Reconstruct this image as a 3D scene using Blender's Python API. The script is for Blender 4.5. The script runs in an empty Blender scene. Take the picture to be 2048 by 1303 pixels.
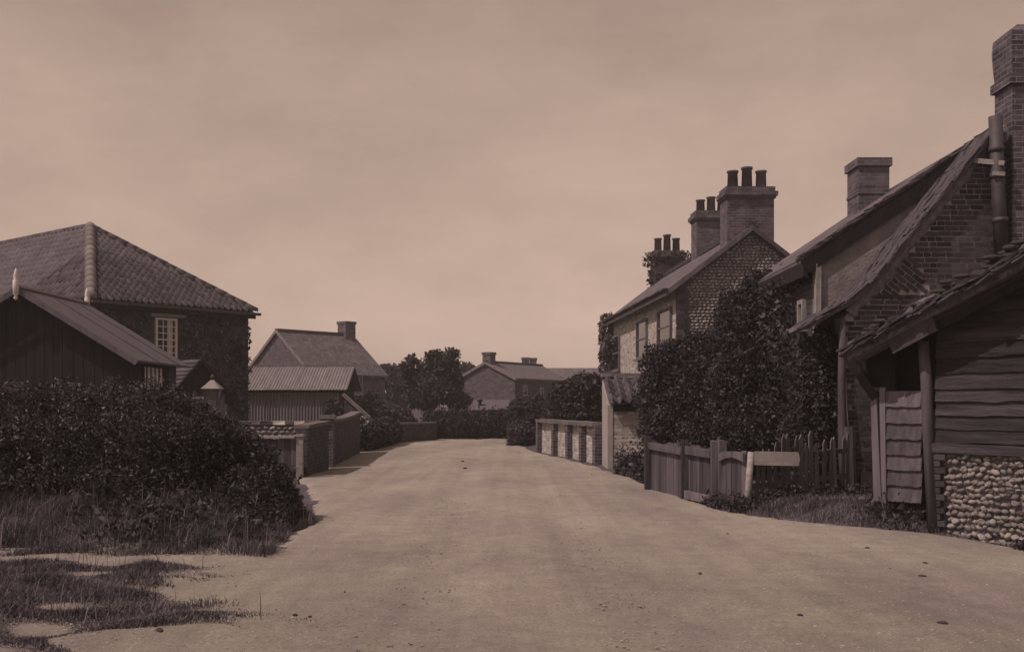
import bpy, math, random
import numpy as np
from mathutils import Vector, Matrix

random.seed(7)
RNG = np.random.default_rng(11)
scene = bpy.context.scene

# ------------------------------------------------------------------ camera, sky, sun, exposure
F_PX, CX, HOR, EYE = 2196.0, 1024.0, 810.0, 1.5      # photograph's focal length, centre and horizon in photo pixels, eye height in m
cam_d = bpy.data.cameras.new('camera')
cam_d.sensor_width = 36.0
cam_d.lens = 36.0 * F_PX / 2048.0
cam_d.shift_y = (HOR - 651.5) / 2048.0
cam_d.clip_start = 0.05
cam_d.clip_end = 5000
cam = bpy.data.objects.new('camera', cam_d)
scene.collection.objects.link(cam)
cam.location = (0, 0, EYE)
cam.rotation_euler = (math.radians(90), 0, 0)
scene.camera = cam

SUN_EL = math.radians(54)
SUN_AZ = math.radians(-116)                            # clockwise from +Y: the sun stands to the left
sun_dir = Vector((math.sin(SUN_AZ) * math.cos(SUN_EL), math.cos(SUN_AZ) * math.cos(SUN_EL), math.sin(SUN_EL)))

world = bpy.data.worlds.new('World')
scene.world = world
world.use_nodes = True
wn, wl = world.node_tree.nodes, world.node_tree.links
wn.clear()
sky = wn.new('ShaderNodeTexSky')
sky.sky_type = 'NISHITA'
sky.sun_disc = False
sky.sun_elevation = SUN_EL
sky.sun_rotation = SUN_AZ
sky.air_density = 1.0
sky.dust_density = 1.0
sky.ozone_density = 1.0
bw = wn.new('ShaderNodeRGBToBW')
wl.new(sky.outputs[0], bw.inputs[0])
pw = wn.new('ShaderNodeMath'); pw.operation = 'POWER'; pw.inputs[1].default_value = 0.55
wl.new(bw.outputs[0], pw.inputs[0])
tint = wn.new('ShaderNodeMix'); tint.data_type = 'RGBA'; tint.blend_type = 'MULTIPLY'
tint.inputs[0].default_value = 1.0
tint.inputs[7].default_value = (1.78, 1.285, 1.045, 1)
wl.new(pw.outputs[0], tint.inputs[6])
tcw = wn.new('ShaderNodeTexCoord')
mpw = wn.new('ShaderNodeMapping'); mpw.inputs['Scale'].default_value = (1.0, 1.0, 2.2)
wl.new(tcw.outputs['Generated'], mpw.inputs[0])
nzw = wn.new('ShaderNodeTexNoise'); nzw.inputs['Scale'].default_value = 4.5; nzw.inputs['Detail'].default_value = 10; nzw.inputs['Roughness'].default_value = 0.6
wl.new(mpw.outputs[0], nzw.inputs['Vector'])
rmw = wn.new('ShaderNodeMapRange'); rmw.inputs[1].default_value = 0.3; rmw.inputs[2].default_value = 0.7; rmw.inputs[3].default_value = 0.87; rmw.inputs[4].default_value = 1.13
wl.new(nzw.outputs[0], rmw.inputs[0])
cl = wn.new('ShaderNodeMix'); cl.data_type = 'RGBA'; cl.blend_type = 'MULTIPLY'; cl.inputs[0].default_value = 1.0
wl.new(tint.outputs[2], cl.inputs[6]); wl.new(rmw.outputs[0], cl.inputs[7])
bg = wn.new('ShaderNodeBackground'); bg.inputs['Strength'].default_value = 0.14
wl.new(cl.outputs[2], bg.inputs[0])
wo = wn.new('ShaderNodeOutputWorld'); wl.new(bg.outputs[0], wo.inputs[0])

sun_l = bpy.data.lights.new('sun', 'SUN')
sun_l.energy = 3.1
sun_l.angle = math.radians(0.6)
sun_l.color = (1.0, 0.78, 0.66)
sun_o = bpy.data.objects.new('sun', sun_l)
scene.collection.objects.link(sun_o)
sun_o.location = (-30, 0, 40)
sun_o.rotation_euler = sun_dir.to_track_quat('Z', 'Y').to_euler()

vs = scene.view_settings
vs.view_transform = 'Standard'
vs.look = 'None'
vs.exposure = 0.0
vs.gamma = 1.0
vs.use_curve_mapping = False

# ------------------------------------------------------------------ helpers
def X(px, Y): return (px - CX) / F_PX * Y
def Z(py, Y): return EYE + (HOR - py) / F_PX * Y
def P(px, py, Y): return Vector((X(px, Y), Y, Z(py, Y)))
def onplane(px, py, p0, n):
    """the point of a wall (p0, normal n) that the photo shows at this pixel"""
    d = Vector(((px - CX) / F_PX, 1.0, (HOR - py) / F_PX))
    o = Vector((0, 0, EYE))
    t = (Vector(p0) - o).dot(n) / d.dot(n)
    return o + d * t
def V(*a): return Vector(a)

def sep(v):
    """grey of the old brown print: dark tones lean to purple, light ones to tan"""
    k = min(1.0, v / 0.3)
    return (v * 1.03, v * (0.93 + 0.05 * k), v * (1.27 - 0.3 * k), 1.0)

MATS = {}
def mat(name, v, v2=None, scale=6.0, bump=0.3, bscale=None, rough=0.9, rnd=0.0, kind=None, detail=5, stretch=(1, 1, 1), transl=0.0, dist=0.02, **kw):
    m = bpy.data.materials.new(name); m.use_nodes = True
    n, l = m.node_tree.nodes, m.node_tree.links
    b = n['Principled BSDF']
    b.inputs['Roughness'].default_value = rough
    b.inputs['Specular IOR Level'].default_value = kw.get('spec', 0.2)
    tc = n.new('ShaderNodeTexCoord')
    mp = n.new('ShaderNodeMapping'); mp.inputs['Scale'].default_value = stretch
    l.new(tc.outputs['Object'], mp.inputs[0])
    nz = n.new('ShaderNodeTexNoise'); nz.inputs['Scale'].default_value = scale; nz.inputs['Detail'].default_value = detail; nz.inputs['Roughness'].default_value = 0.62
    l.new(mp.outputs[0], nz.inputs['Vector'])
    cr = n.new('ShaderNodeValToRGB')
    cr.color_ramp.elements[0].position = 0.32; cr.color_ramp.elements[1].position = 0.68
    cr.color_ramp.elements[0].color = sep(v); cr.color_ramp.elements[1].color = sep(v2 if v2 is not None else v * 1.5)
    l.new(nz.outputs[0], cr.inputs[0])
    col = cr.outputs[0]
    hgt = None
    if kind == 'brick':
        br = n.new('ShaderNodeTexBrick')
        br.inputs['Scale'].default_value = 1.0
        br.inputs['Brick Width'].default_value = kw.get('bw', 0.235); br.inputs['Row Height'].default_value = kw.get('bh', 0.08)
        br.inputs['Mortar Size'].default_value = kw.get('ms', 0.008); br.inputs['Mortar Smooth'].default_value = 0.3
        br.inputs['Bias'].default_value = 0.0
        br.inputs['Color1'].default_value = (0.62, 0.62, 0.62, 1); br.inputs['Color2'].default_value = (1.3, 1.3, 1.3, 1)
        mo = kw.get('mortar', 2.2); br.inputs['Mortar'].default_value = (mo, mo, mo, 1)
        l.new(tc.outputs['UV'], br.inputs['Vector'])
        mx = n.new('ShaderNodeMix'); mx.data_type = 'RGBA'; mx.blend_type = 'MULTIPLY'; mx.inputs[0].default_value = 1; mx.clamp_result = False
        l.new(col, mx.inputs[6]); l.new(br.outputs['Color'], mx.inputs[7]); col = mx.outputs[2]
        iv = n.new('ShaderNodeMath'); iv.operation = 'SUBTRACT'; iv.inputs[0].default_value = 1.0
        l.new(br.outputs['Fac'], iv.inputs[1]); hgt = iv.outputs[0]
    if kind == 'tile':
        wv = n.new('ShaderNodeTexBrick')
        wv.inputs['Scale'].default_value = 1.0
        wv.inputs['Brick Width'].default_value = kw.get('bw', 0.2); wv.inputs['Row Height'].default_value = kw.get('bh', 0.16)
        wv.inputs['Mortar Size'].default_value = kw.get('ms', 0.012); wv.inputs['Mortar Smooth'].default_value = 0.6
        wv.inputs['Color1'].default_value = (0.75, 0.75, 0.75, 1); wv.inputs['Color2'].default_value = (1.25, 1.25, 1.25, 1)
        wv.inputs['Mortar'].default_value = (0.5, 0.5, 0.5, 1)
        l.new(tc.outputs['UV'], wv.inputs['Vector'])
        mx = n.new('ShaderNodeMix'); mx.data_type = 'RGBA'; mx.blend_type = 'MULTIPLY'; mx.inputs[0].default_value = 1; mx.clamp_result = False
        l.new(col, mx.inputs[6]); l.new(wv.outputs['Color'], mx.inputs[7]); col = mx.outputs[2]
        sp = n.new('ShaderNodeSeparateXYZ'); l.new(tc.outputs['UV'], sp.inputs[0])
        dv = n.new('ShaderNodeMath'); dv.operation = 'DIVIDE'; dv.inputs[1].default_value = kw.get('bh', 0.16); l.new(sp.outputs[1], dv.inputs[0])
        fr = n.new('ShaderNodeMath'); fr.operation = 'FRACT'; l.new(dv.outputs[0], fr.inputs[0])
        iv = n.new('ShaderNodeMath'); iv.operation = 'SUBTRACT'; iv.inputs[0].default_value = 1.0; l.new(fr.outputs[0], iv.inputs[1]); hgt = iv.outputs[0]
    if rnd > 0 or kind == 'leaf':
        if kind == 'leaf':
            at = n.new('ShaderNodeAttribute'); at.attribute_name = 'rnd'; src = at.outputs['Fac']
        else:
            oi = n.new('ShaderNodeObjectInfo'); src = oi.outputs['Random']
        mr = n.new('ShaderNodeMapRange'); mr.inputs[3].default_value = 1 - rnd; mr.inputs[4].default_value = 1 + rnd
        l.new(src, mr.inputs[0])
        mx = n.new('ShaderNodeMix'); mx.data_type = 'RGBA'; mx.blend_type = 'MULTIPLY'; mx.inputs[0].default_value = 1; mx.clamp_result = False
        l.new(col, mx.inputs[6]); l.new(mr.outputs[0], mx.inputs[7]); col = mx.outputs[2]
    l.new(col, b.inputs['Base Color'])
    if bump > 0:
        nb = n.new('ShaderNodeTexNoise'); nb.inputs['Scale'].default_value = bscale or scale * 5; nb.inputs['Detail'].default_value = 5; nb.inputs['Roughness'].default_value = 0.65
        l.new(mp.outputs[0], nb.inputs['Vector'])
        h = nb.outputs[0]
        if hgt is not None:
            ad = n.new('ShaderNodeMath'); ad.operation = 'MULTIPLY_ADD'; ad.inputs[1].default_value = kw.get('hw', 1.2)
            l.new(hgt, ad.inputs[0]); l.new(h, ad.inputs[2]); h = ad.outputs[0]
        bp = n.new('ShaderNodeBump'); bp.inputs['Strength'].default_value = bump; bp.inputs['Distance'].default_value = dist
        l.new(h, bp.inputs['Height']); l.new(bp.outputs[0], b.inputs['Normal'])
    if transl > 0:
        out = n['Material Output']
        tr = n.new('ShaderNodeBsdfTranslucent'); l.new(col, tr.inputs[0])
        ms = n.new('ShaderNodeMixShader'); ms.inputs[0].default_value = transl
        l.new(b.outputs[0], ms.inputs[1]); l.new(tr.outputs[0], ms.inputs[2]); l.new(ms.outputs[0], out.inputs[0])
    MATS[name] = m
    return m

mat('soil', 0.05, 0.10, scale=1.3, bump=0.6, bscale=18, detail=8, dist=0.03)
mat('grass', 0.075, 0.17, scale=2.0, bump=0, rnd=0.75, kind='leaf', transl=0.25)
mat('weeds', 0.04, 0.085, scale=3.0, bump=0, rnd=0.7, kind='leaf', transl=0.2)
mat('hedge_leaf', 0.032, 0.085, scale=2.2, bump=0, rnd=0.9, kind='leaf', transl=0.2, rough=0.7)
mat('shrub_leaf', 0.035, 0.09, scale=2.5, bump=0, rnd=0.9, kind='leaf', transl=0.2, rough=0.7)
mat('tree_leaf', 0.06, 0.10, scale=1.0, bump=0, rnd=0.6, kind='leaf', transl=0.25, rough=0.85)
mat('ivy_leaf', 0.07, 0.16, scale=3, bump=0, rnd=0.8, kind='leaf', transl=0.1)
mat('pale_petal', 0.5, 0.65, scale=3, bump=0)
mat('dark_core', 0.012, 0.025, scale=8, bump=0.5)  # near-black filler inside foliage, inner shade put into the colour
mat('bark', 0.05, 0.1, scale=7, bump=0.7, stretch=(1, 1, 0.25))
mat('old_wood', 0.075, 0.16, scale=5, bump=0.6, bscale=30, stretch=(1, 1, 0.12), rnd=0.3)
mat('fence_wood', 0.055, 0.105, scale=5, bump=0.6, bscale=30, stretch=(1, 1, 0.12), rnd=0.4)
mat('pale_wood', 0.2, 0.36, scale=6, bump=0.6, bscale=30, stretch=(0.5, 0.5, 3), rnd=0.1, detail=8)
mat('pale_plaster', 0.26, 0.36, scale=4, bump=0.6, bscale=20, detail=8)
mat('flint_mortar', 0.1, 0.17, scale=10, bump=0.8, bscale=30)
mat('barn_board', 0.024, 0.07, scale=5, bump=0.9, bscale=26, stretch=(0.3, 0.3, 3.0), rnd=0.4, dist=0.03)
mat('door_board', 0.07, 0.145, scale=5, bump=0.8, bscale=26, stretch=(2, 2, 0.5), rnd=0.3, dist=0.03)
mat('tarred_wood', 0.010, 0.022, scale=4, bump=0.5, bscale=20, stretch=(2, 2, 0.2))
mat('felt', 0.085, 0.11, scale=3, bump=0.3, bscale=60)
mat('dark_brick', 0.04, 0.085, scale=9, bump=0.6, bscale=40, rnd=0.45)
mat('mortar', 0.2, 0.34, scale=14, bump=0.6, bscale=50)
mat('cement', 0.13, 0.24, scale=8, bump=0.9, bscale=24, dist=0.04)
mat('render', 0.15, 0.25, scale=5, bump=0.8, bscale=22, dist=0.03, detail=9)
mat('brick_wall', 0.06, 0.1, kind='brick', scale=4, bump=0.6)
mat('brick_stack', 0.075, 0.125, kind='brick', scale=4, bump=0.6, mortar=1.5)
mat('brick_shade', 0.035, 0.07, kind='brick', scale=4, bump=0.6, mortar=1.6)  # darker copy of brick_wall for shaded walls, shade put into the colour
mat('white_brick', 0.3, 0.45, kind='brick', scale=3, bump=0.5, mortar=0.7)
mat('flint', 0.17, 0.42, scale=11, bump=0.7, bscale=26, rnd=0.4, rough=0.75)
mat('flint_far', 0.17, 0.42, scale=6, bump=0.4)
mat('flint_bed', 0.06, 0.12, scale=10, bump=0.8, bscale=30)
mat('pantile', 0.065, 0.12, scale=1.6, bump=0.4, bscale=25, rnd=0.35)
mat('pantile_pale', 0.13, 0.2, scale=4, bump=0.4, bscale=25, rnd=0.2)
mat('plain_tile', 0.05, 0.10, scale=6, bump=0.6, bscale=25, rnd=0.35)
mat('slate_roof', 0.10, 0.14, kind='tile', scale=2, bump=0.6)
mat('tile_roof', 0.085, 0.14, kind='tile', scale=2, bump=0.8, bw=0.22, bh=0.24, ms=0.02)
mat('moss', 0.08, 0.22, scale=9, bump=1.0, bscale=22, dist=0.06, detail=8)
mat('iron_sheet', 0.13, 0.19, scale=1.2, bump=0.15, rough=0.6, stretch=(3, 1, 0.4), spec=0.4)
mat('iron_dark', 0.035, 0.06, scale=6, bump=0.3, rough=0.6, spec=0.4)
mat('clay_pot', 0.10, 0.15, scale=5, bump=0.3, rnd=0.2)
mat('white_paint', 0.5, 0.62, scale=5, bump=0.2, rough=0.6)
mat('grey_paint', 0.2, 0.3, scale=5, bump=0.2, rough=0.6)
mat('curtain', 0.35, 0.5, scale=9, bump=0.2)
mat('glass', 0.012, 0.02, scale=3, bump=0.05, rough=0.08, spec=0.6)
mat('lamp_glass', 0.16, 0.22, scale=3, bump=0.02, rough=0.1, spec=0.6)
mat('void_black', 0.008, 0.012, scale=3, bump=0)  # near-black for sheets that stand in for unlit space

def road_material():
    m = bpy.data.materials.new('road_dirt'); m.use_nodes = True
    n, l = m.node_tree.nodes, m.node_tree.links; b = n['Principled BSDF']
    b.inputs['Roughness'].default_value = 0.95; b.inputs['Specular IOR Level'].default_value = 0.1
    tc = n.new('ShaderNodeTexCoord')
    def noise(sc, st, det, ro=0.6):
        mp = n.new('ShaderNodeMapping'); mp.inputs['Scale'].default_value = st; l.new(tc.outputs['Object'], mp.inputs[0])
        z = n.new('ShaderNodeTexNoise'); z.inputs['Scale'].default_value = sc; z.inputs['Detail'].default_value = det; z.inputs['Roughness'].default_value = ro
        l.new(mp.outputs[0], z.inputs['Vector']); return z.outputs[0]
    def rng_(x, a, c, lo, hi):
        r = n.new('ShaderNodeMapRange'); r.inputs[1].default_value = a; r.inputs[2].default_value = c; r.inputs[3].default_value = lo; r.inputs[4].default_value = hi; l.new(x, r.inputs[0]); return r.outputs[0]
    def mul(a, c):
        k = n.new('ShaderNodeMath'); k.operation = 'MULTIPLY'; l.new(a, k.inputs[0]); l.new(c, k.inputs[1]); return k.outputs[0]
    big = rng_(noise(0.28, (1.4, 0.7, 1), 4), 0.3, 0.7, 0.8, 1.12)
    trk = rng_(noise(2.2, (1.5, 0.035, 1), 5), 0.3, 0.7, 0.88, 1.07)
    med = rng_(noise(3.5, (1, 1, 1), 10, 0.75), 0.3, 0.7, 0.8, 1.12)
    fin = rng_(noise(38, (1, 1, 1), 6, 0.75), 0.3, 0.7, 0.66, 1.28)
    v = mul(mul(big, trk), mul(med, fin))
    # darker toward the near end, with a noise-broken edge
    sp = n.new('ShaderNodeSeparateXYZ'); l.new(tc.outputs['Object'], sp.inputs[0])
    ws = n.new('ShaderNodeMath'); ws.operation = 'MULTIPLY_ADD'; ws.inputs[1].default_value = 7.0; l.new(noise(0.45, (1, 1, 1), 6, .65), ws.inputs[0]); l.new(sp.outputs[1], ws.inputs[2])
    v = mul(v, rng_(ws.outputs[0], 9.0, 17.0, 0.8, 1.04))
    mx = n.new('ShaderNodeMix'); mx.data_type = 'RGBA'; mx.blend_type = 'MULTIPLY'; mx.inputs[0].default_value = 1; mx.clamp_result = False
    tn = n.new('ShaderNodeValToRGB'); tn.color_ramp.elements[0].position = .35; tn.color_ramp.elements[1].position = .62
    tn.color_ramp.elements[0].color = (0.27, 0.243, 0.243, 1); tn.color_ramp.elements[1].color = (0.315, 0.30, 0.272, 1)
    l.new(noise(0.7, (1, .6, 1), 4), tn.inputs[0])
    l.new(tn.outputs[0], mx.inputs[6]); l.new(v, mx.inputs[7]); l.new(mx.outputs[2], b.inputs['Base Color'])
    bp = n.new('ShaderNodeBump'); bp.inputs['Strength'].default_value = .6; bp.inputs['Distance'].default_value = .025
    ad = n.new('ShaderNodeMath'); ad.operation = 'ADD'; l.new(noise(30, (1, 1, 1), 6, .7), ad.inputs[0]); l.new(noise(4, (1.5, .5, 1), 4), ad.inputs[1])
    l.new(ad.outputs[0], bp.inputs['Height']); l.new(bp.outputs[0], b.inputs['Normal'])
    MATS['road_dirt'] = m
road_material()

COL = scene.collection
def finish(o, parent):
    COL.objects.link(o)
    if parent is not None:
        o.parent = parent
        if parent.type == 'EMPTY':
            o.matrix_parent_inverse = Matrix.Translation(-parent.location)
    return o

def set_uv(me):
    uv = me.uv_layers.new(name='UVMap')
    vs_, ls = me.vertices, me.loops
    for p in me.polygons:
        nn = p.normal
        t = Vector((-nn.y, nn.x, 0))
        if t.length < 1e-4: t = Vector((1, 0, 0))
        t.normalize()
        w = nn.cross(t)
        if w.z < 0: w = -w
        for li in p.loop_indices:
            c = vs_[ls[li].vertex_index].co
            uv.data[li].uv = (c.dot(t), c.dot(w) if abs(nn.z) > 0.05 else c.z)

class MB:
    def __init__(s): s.v = []; s.f = []
    def poly(s, pts):
        b = len(s.v); s.v += [tuple(p) for p in pts]; s.f.append(tuple(range(b, b + len(pts)))); return s
    def prism(s, pts, off):
        """extrude polygon pts by vector off, closed"""
        n_ = len(pts); b = len(s.v); off = Vector(off)
        s.v += [tuple(p) for p in pts] + [tuple(Vector(p) + off) for p in pts]
        s.f.append(tuple(range(b, b + n_))); s.f.append(tuple(range(b + 2 * n_ - 1, b + n_ - 1, -1)))
        for i in range(n_):
            j = (i + 1) % n_; s.f.append((b + i, b + n_ + i, b + n_ + j, b + j))
        return s
    def box(s, c, sx, sy, sz, ax=None, jit=0.0):
        c = Vector(c)
        ux, uy, uz = ax if ax else (V(1, 0, 0), V(0, 1, 0), V(0, 0, 1))
        b = len(s.v)
        for k in (-1, 1):
            for i, j in ((-1, -1), (1, -1), (1, 1), (-1, 1)):
                p = c + ux * (i * sx / 2) + uy * (j * sy / 2) + uz * (k * sz / 2)
                if jit: p = p + V(random.uniform(-jit, jit), random.uniform(-jit, jit), random.uniform(-jit, jit))
                s.v.append(tuple(p))
        for f in ((0, 3, 2, 1), (4, 5, 6, 7), (0, 1, 5, 4), (1, 2, 6, 5), (2, 3, 7, 6), (3, 0, 4, 7)):
            s.f.append(tuple(b + i for i in f))
        return s
    def beam(s, p0, p1, w, h, up=V(0, 0, 1), jit=0.0):
        p0, p1 = Vector(p0), Vector(p1); d = p1 - p0; L = d.length; d.normalize()
        u = d.cross(up)
        if u.length < 1e-3: u = d.cross(V(1, 0, 0))
        u.normalize(); w_ = u.cross(d)
        return s.box((p0 + p1) / 2, L, w, h, (d, u, w_), jit)
    def tube(s, pts, rads, seg=10, cap=True, jit=0.0):
        pts = [Vector(p) for p in pts]; b = len(s.v); k = len(pts)
        for i, p in enumerate(pts):
            d = (pts[min(i + 1, k - 1)] - pts[max(i - 1, 0)]).normalized()
            u = d.cross(V(0.31, 1, 0.11)).normalized(); w = d.cross(u)
            for j in range(seg):
                a = 2 * math.pi * j / seg
                r = rads[i] * (1 + random.uniform(-jit, jit))
                s.v.append(tuple(p + u * (math.cos(a) * r) + w * (math.sin(a) * r)))
        for i in range(k - 1):
            for j in range(seg):
                j2 = (j + 1) % seg
                s.f.append((b + i * seg + j, b + i * seg + j2, b + (i + 1) * seg + j2, b + (i + 1) * seg + j))
        if cap:
            s.f.append(tuple(b + j for j in range(seg))[::-1]); s.f.append(tuple(b + (k - 1) * seg + j for j in range(seg)))
        return s
    def mesh(s, name, smooth=False, uv=True):
        me = bpy.data.meshes.new(name); me.from_pydata(s.v, [], s.f); me.update()
        import bmesh
        bm = bmesh.new(); bm.from_mesh(me); bmesh.ops.recalc_face_normals(bm, faces=bm.faces); bm.to_mesh(me); bm.free()
        if uv: set_uv(me)
        if smooth: me.polygons.foreach_set('use_smooth', [True] * len(me.polygons))
        return me
    def build(s, name, m, parent=None, smooth=False):
        me = s.mesh(name, smooth); me.materials.append(MATS[m])
        return finish(bpy.data.objects.new(name, me), parent)

def inst(name, me, M, parent):
    o = bpy.data.objects.new(name, me); o.matrix_basis = M
    return finish(o, parent)
def frame(c, ux, uy, uz):
    return Matrix(((ux.x, uy.x, uz.x, c.x), (ux.y, uy.y, uz.y, c.y), (ux.z, uy.z, uz.z, c.z), (0, 0, 0, 1)))

def thing(name, label, cat, loc, group=None):
    o = bpy.data.objects.new(name, None); COL.objects.link(o)
    o.location = loc; o.empty_display_size = 0.2
    o['label'] = label; o['category'] = cat
    if group: o['group'] = group
    return o
def tag(o, label, cat, group=None):
    o['label'] = label; o['category'] = cat
    if group: o['group'] = group
    return o
def structure(o, label): o['kind'] = 'structure'; o['label'] = label; return o
def stuff(o, label=None, cat=None):
    o['kind'] = 'stuff'
    if label: o['label'] = label; o['category'] = cat
    return o

def fast_mesh(name, co, nv_per, rnd=None):
    """co: (N, nv_per, 3) separate polygons"""
    N = co.shape[0]
    me = bpy.data.meshes.new(name)
    me.vertices.add(N * nv_per); me.vertices.foreach_set('co', co.astype(np.float32).ravel())
    me.loops.add(N * nv_per); me.loops.foreach_set('vertex_index', np.arange(N * nv_per, dtype=np.int32))
    me.polygons.add(N)
    me.polygons.foreach_set('loop_start', np.arange(0, N * nv_per, nv_per, dtype=np.int32))
    me.polygons.foreach_set('loop_total', np.full(N, nv_per, dtype=np.int32))
    at = me.attributes.new('rnd', 'FLOAT', 'FACE')
    at.data.foreach_set('value', (RNG.random(N) if rnd is None else rnd).astype(np.float32))
    me.update(); me.validate()
    return me
def unit(a): return a / np.maximum(np.linalg.norm(a, axis=1, keepdims=True), 1e-9)

def leaves(name, pts, size, m, parent=None, narrow=0.5, flat=0.0):
    """one small folded leaf face pair (two triangles sharing the midrib) per point"""
    N = len(pts)
    a = RNG.normal(size=(N, 3)); a[:, 2] *= (1 - flat); a = unit(a)
    b = unit(np.cross(a, RNG.normal(size=(N, 3)))); c = np.cross(a, b)
    s = size * np.clip(np.exp(RNG.normal(size=(N, 1)) * .38), .45, 2.2)
    fold = 0.25 * s * c
    co = np.stack([pts - a * s, pts + b * s * narrow + fold, pts + a * s, pts - b * s * narrow + fold], axis=1)
    r = RNG.random(N) ** 1.6
    me = fast_mesh(name, co, 4, r); me.materials.append(MATS[m])
    return finish(bpy.data.objects.new(name, me), parent)

def shell(lobes, n, lo=0.78, hi=1.06, inner=0.72, zmin=-9.0):
    """n points near the surface of a union of ellipsoids (cx,cy,cz,rx,ry,rz)"""
    L = np.array(lobes, dtype=float)
    area = (L[:, 3] * L[:, 4] + L[:, 4] * L[:, 5] + L[:, 3] * L[:, 5])
    out = []; got = 0
    while got < n:
        k = RNG.choice(len(L), size=n, p=area / area.sum())
        d = unit(RNG.normal(size=(n, 3)))
        wob = 1 + 0.10 * np.sin(d[:, 0] * 7 + k) * np.sin(d[:, 1] * 6 + 2 * k) + 0.07 * np.sin(d[:, 2] * 11 + 3 * k)
        r = (lo + (hi - lo) * RNG.random(n)) * wob
        p = L[k, :3] + d * r[:, None] * L[k, 3:6]
        ok = p[:, 2] > zmin
        for i in range(len(L)):
            q = (p - L[i, :3]) / L[i, 3:6]
            ok &= ((q * q).sum(1) > inner ** 2) | (k == i)
        p = p[ok]; out.append(p); got += len(p)
    return np.concatenate(out)[:n]

def sprigs(name, lobes, k, L, leaf, m, parent, zmin=0.2):
    """stray leafy shoots standing out of a hedge or shrub"""
    b = shell(lobes, k, .9, 1.03, .85, zmin); A = np.array(lobes)[:, :3]
    near = A[np.argmin(((b[:, None, :] - A[None]) ** 2).sum(2), axis=1)]
    d = unit(unit(b - near) + RNG.normal(size=b.shape) * .35 + np.array([0, 0, .55]))
    ln = L * (.35 + RNG.random((k, 1))); out = []
    for i in range(11):
        out.append(b + d * ln * (i / 10) + RNG.normal(size=b.shape) * leaf * .5)
    o = leaves(name, np.concatenate(out), leaf, m, parent); o['kind'] = 'stuff'
    return o

def core(name, lobes, m, parent, f=0.72, zmin=None):  # added solid dark lumps standing in for the shaded inside of foliage
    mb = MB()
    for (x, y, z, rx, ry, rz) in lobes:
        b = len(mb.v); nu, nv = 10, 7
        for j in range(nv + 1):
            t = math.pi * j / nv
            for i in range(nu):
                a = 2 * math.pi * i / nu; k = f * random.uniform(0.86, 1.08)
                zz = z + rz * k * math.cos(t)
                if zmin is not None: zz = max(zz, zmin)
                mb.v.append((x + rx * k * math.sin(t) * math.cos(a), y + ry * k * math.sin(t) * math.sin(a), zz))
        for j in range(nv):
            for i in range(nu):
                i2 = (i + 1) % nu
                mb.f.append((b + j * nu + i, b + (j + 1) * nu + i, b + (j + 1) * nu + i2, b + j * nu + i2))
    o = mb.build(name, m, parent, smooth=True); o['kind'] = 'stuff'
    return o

def blades(name, pts, h, w, m, parent=None, lean=0.5):
    N = len(pts)
    az = RNG.random(N) * 2 * math.pi
    side = np.stack([np.cos(az), np.sin(az), np.zeros(N)], 1)
    ln = np.stack([-np.sin(az), np.cos(az), np.zeros(N)], 1) * (RNG.random((N, 1)) * lean)
    hh = np.asarray(h) * (0.45 + 0.9 * RNG.random(N)); hh = hh[:, None]
    up = np.array([0, 0, 1.0])
    p1 = pts + up * hh * 0.6 + ln * hh * 0.35
    p2 = pts + up * hh * (1 - 0.25 * RNG.random((N, 1))) + ln * hh
    co = np.stack([pts - side * w, p1 - side * w * 0.8, p2, p1 + side * w * 0.8, pts + side * w], axis=1)
    me = fast_mesh(name, co, 5); me.materials.append(MATS[m])
    return finish(bpy.data.objects.new(name, me), parent)

# ------------------------------------------------------------------ terrain
LY = np.array([0, 6.7, 7.2, 8.4, 10.3, 12.2, 14.0, 17.0, 21.0, 22.4, 26.0, 35.0, 44.0, 47.0, 60])
LX = np.array([-2.1, -1.96, -1.55, -2.2, -2.35, -2.6, -2.55, -3.1, -4.0, -4.25, -4.3, -4.8, -4.6, -3.2, -3.2])
RY = np.array([0, 10.6, 11.2, 12.0, 12.5, 12.9, 13.3, 13.8, 14.5, 15.7, 20.0, 26.4, 34.7, 40.0, 44.0, 46.0, 60])
RX = np.array([14, 12.0, 7.0, 5.75, 5.3, 4.75, 4.15, 3.63, 3.26, 2.95, 2.62, 2.1, 0.82, 0.4, 1.5, 9.0, 14])
def sstep(t): t = np.clip(t, 0, 1); return t * t * (3 - 2 * t)
def H(x, y):
    x = np.asarray(x, float); y = np.asarray(y, float)
    xl = np.interp(y, LY, LX); xr = np.interp(y, RY, RX)
    h = 0.012 * np.sin(x * 1.7 + y * 0.6) * np.sin(y * 1.1 - x * 0.4)
    left = sstep((xl - x) / 1.3) * (0.02 + 0.30 * sstep((y - 10.5) / 2.0)) + 0.25 * sstep((xl - x - 1.0) / 5.0) * sstep((y - 12) / 6)
    right = sstep((x - xr) / 1.0) * 0.16 * sstep((y - 11.2) / 1.4) + 0.1 * np.exp(-((x - 4.6) / 0.7) ** 2 - ((y - 14.3) / 0.8) ** 2)
    tuft = 0.03 * np.sin(x * 5.1 + 1.3 * np.sin(y * 3.3)) * np.sin(y * 4.7 + x) * (sstep((xl - x) / 0.4) + sstep((x - xr) / 0.5))
    far = 0.6 * sstep((y - 50) / 25)
    dip = -0.13 * np.exp(-((x - 5.9) / 1.1) ** 2 - ((y - 11.9) / 0.9) ** 2)
    return h + left + right + tuft * 0.6 + far + dip
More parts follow.
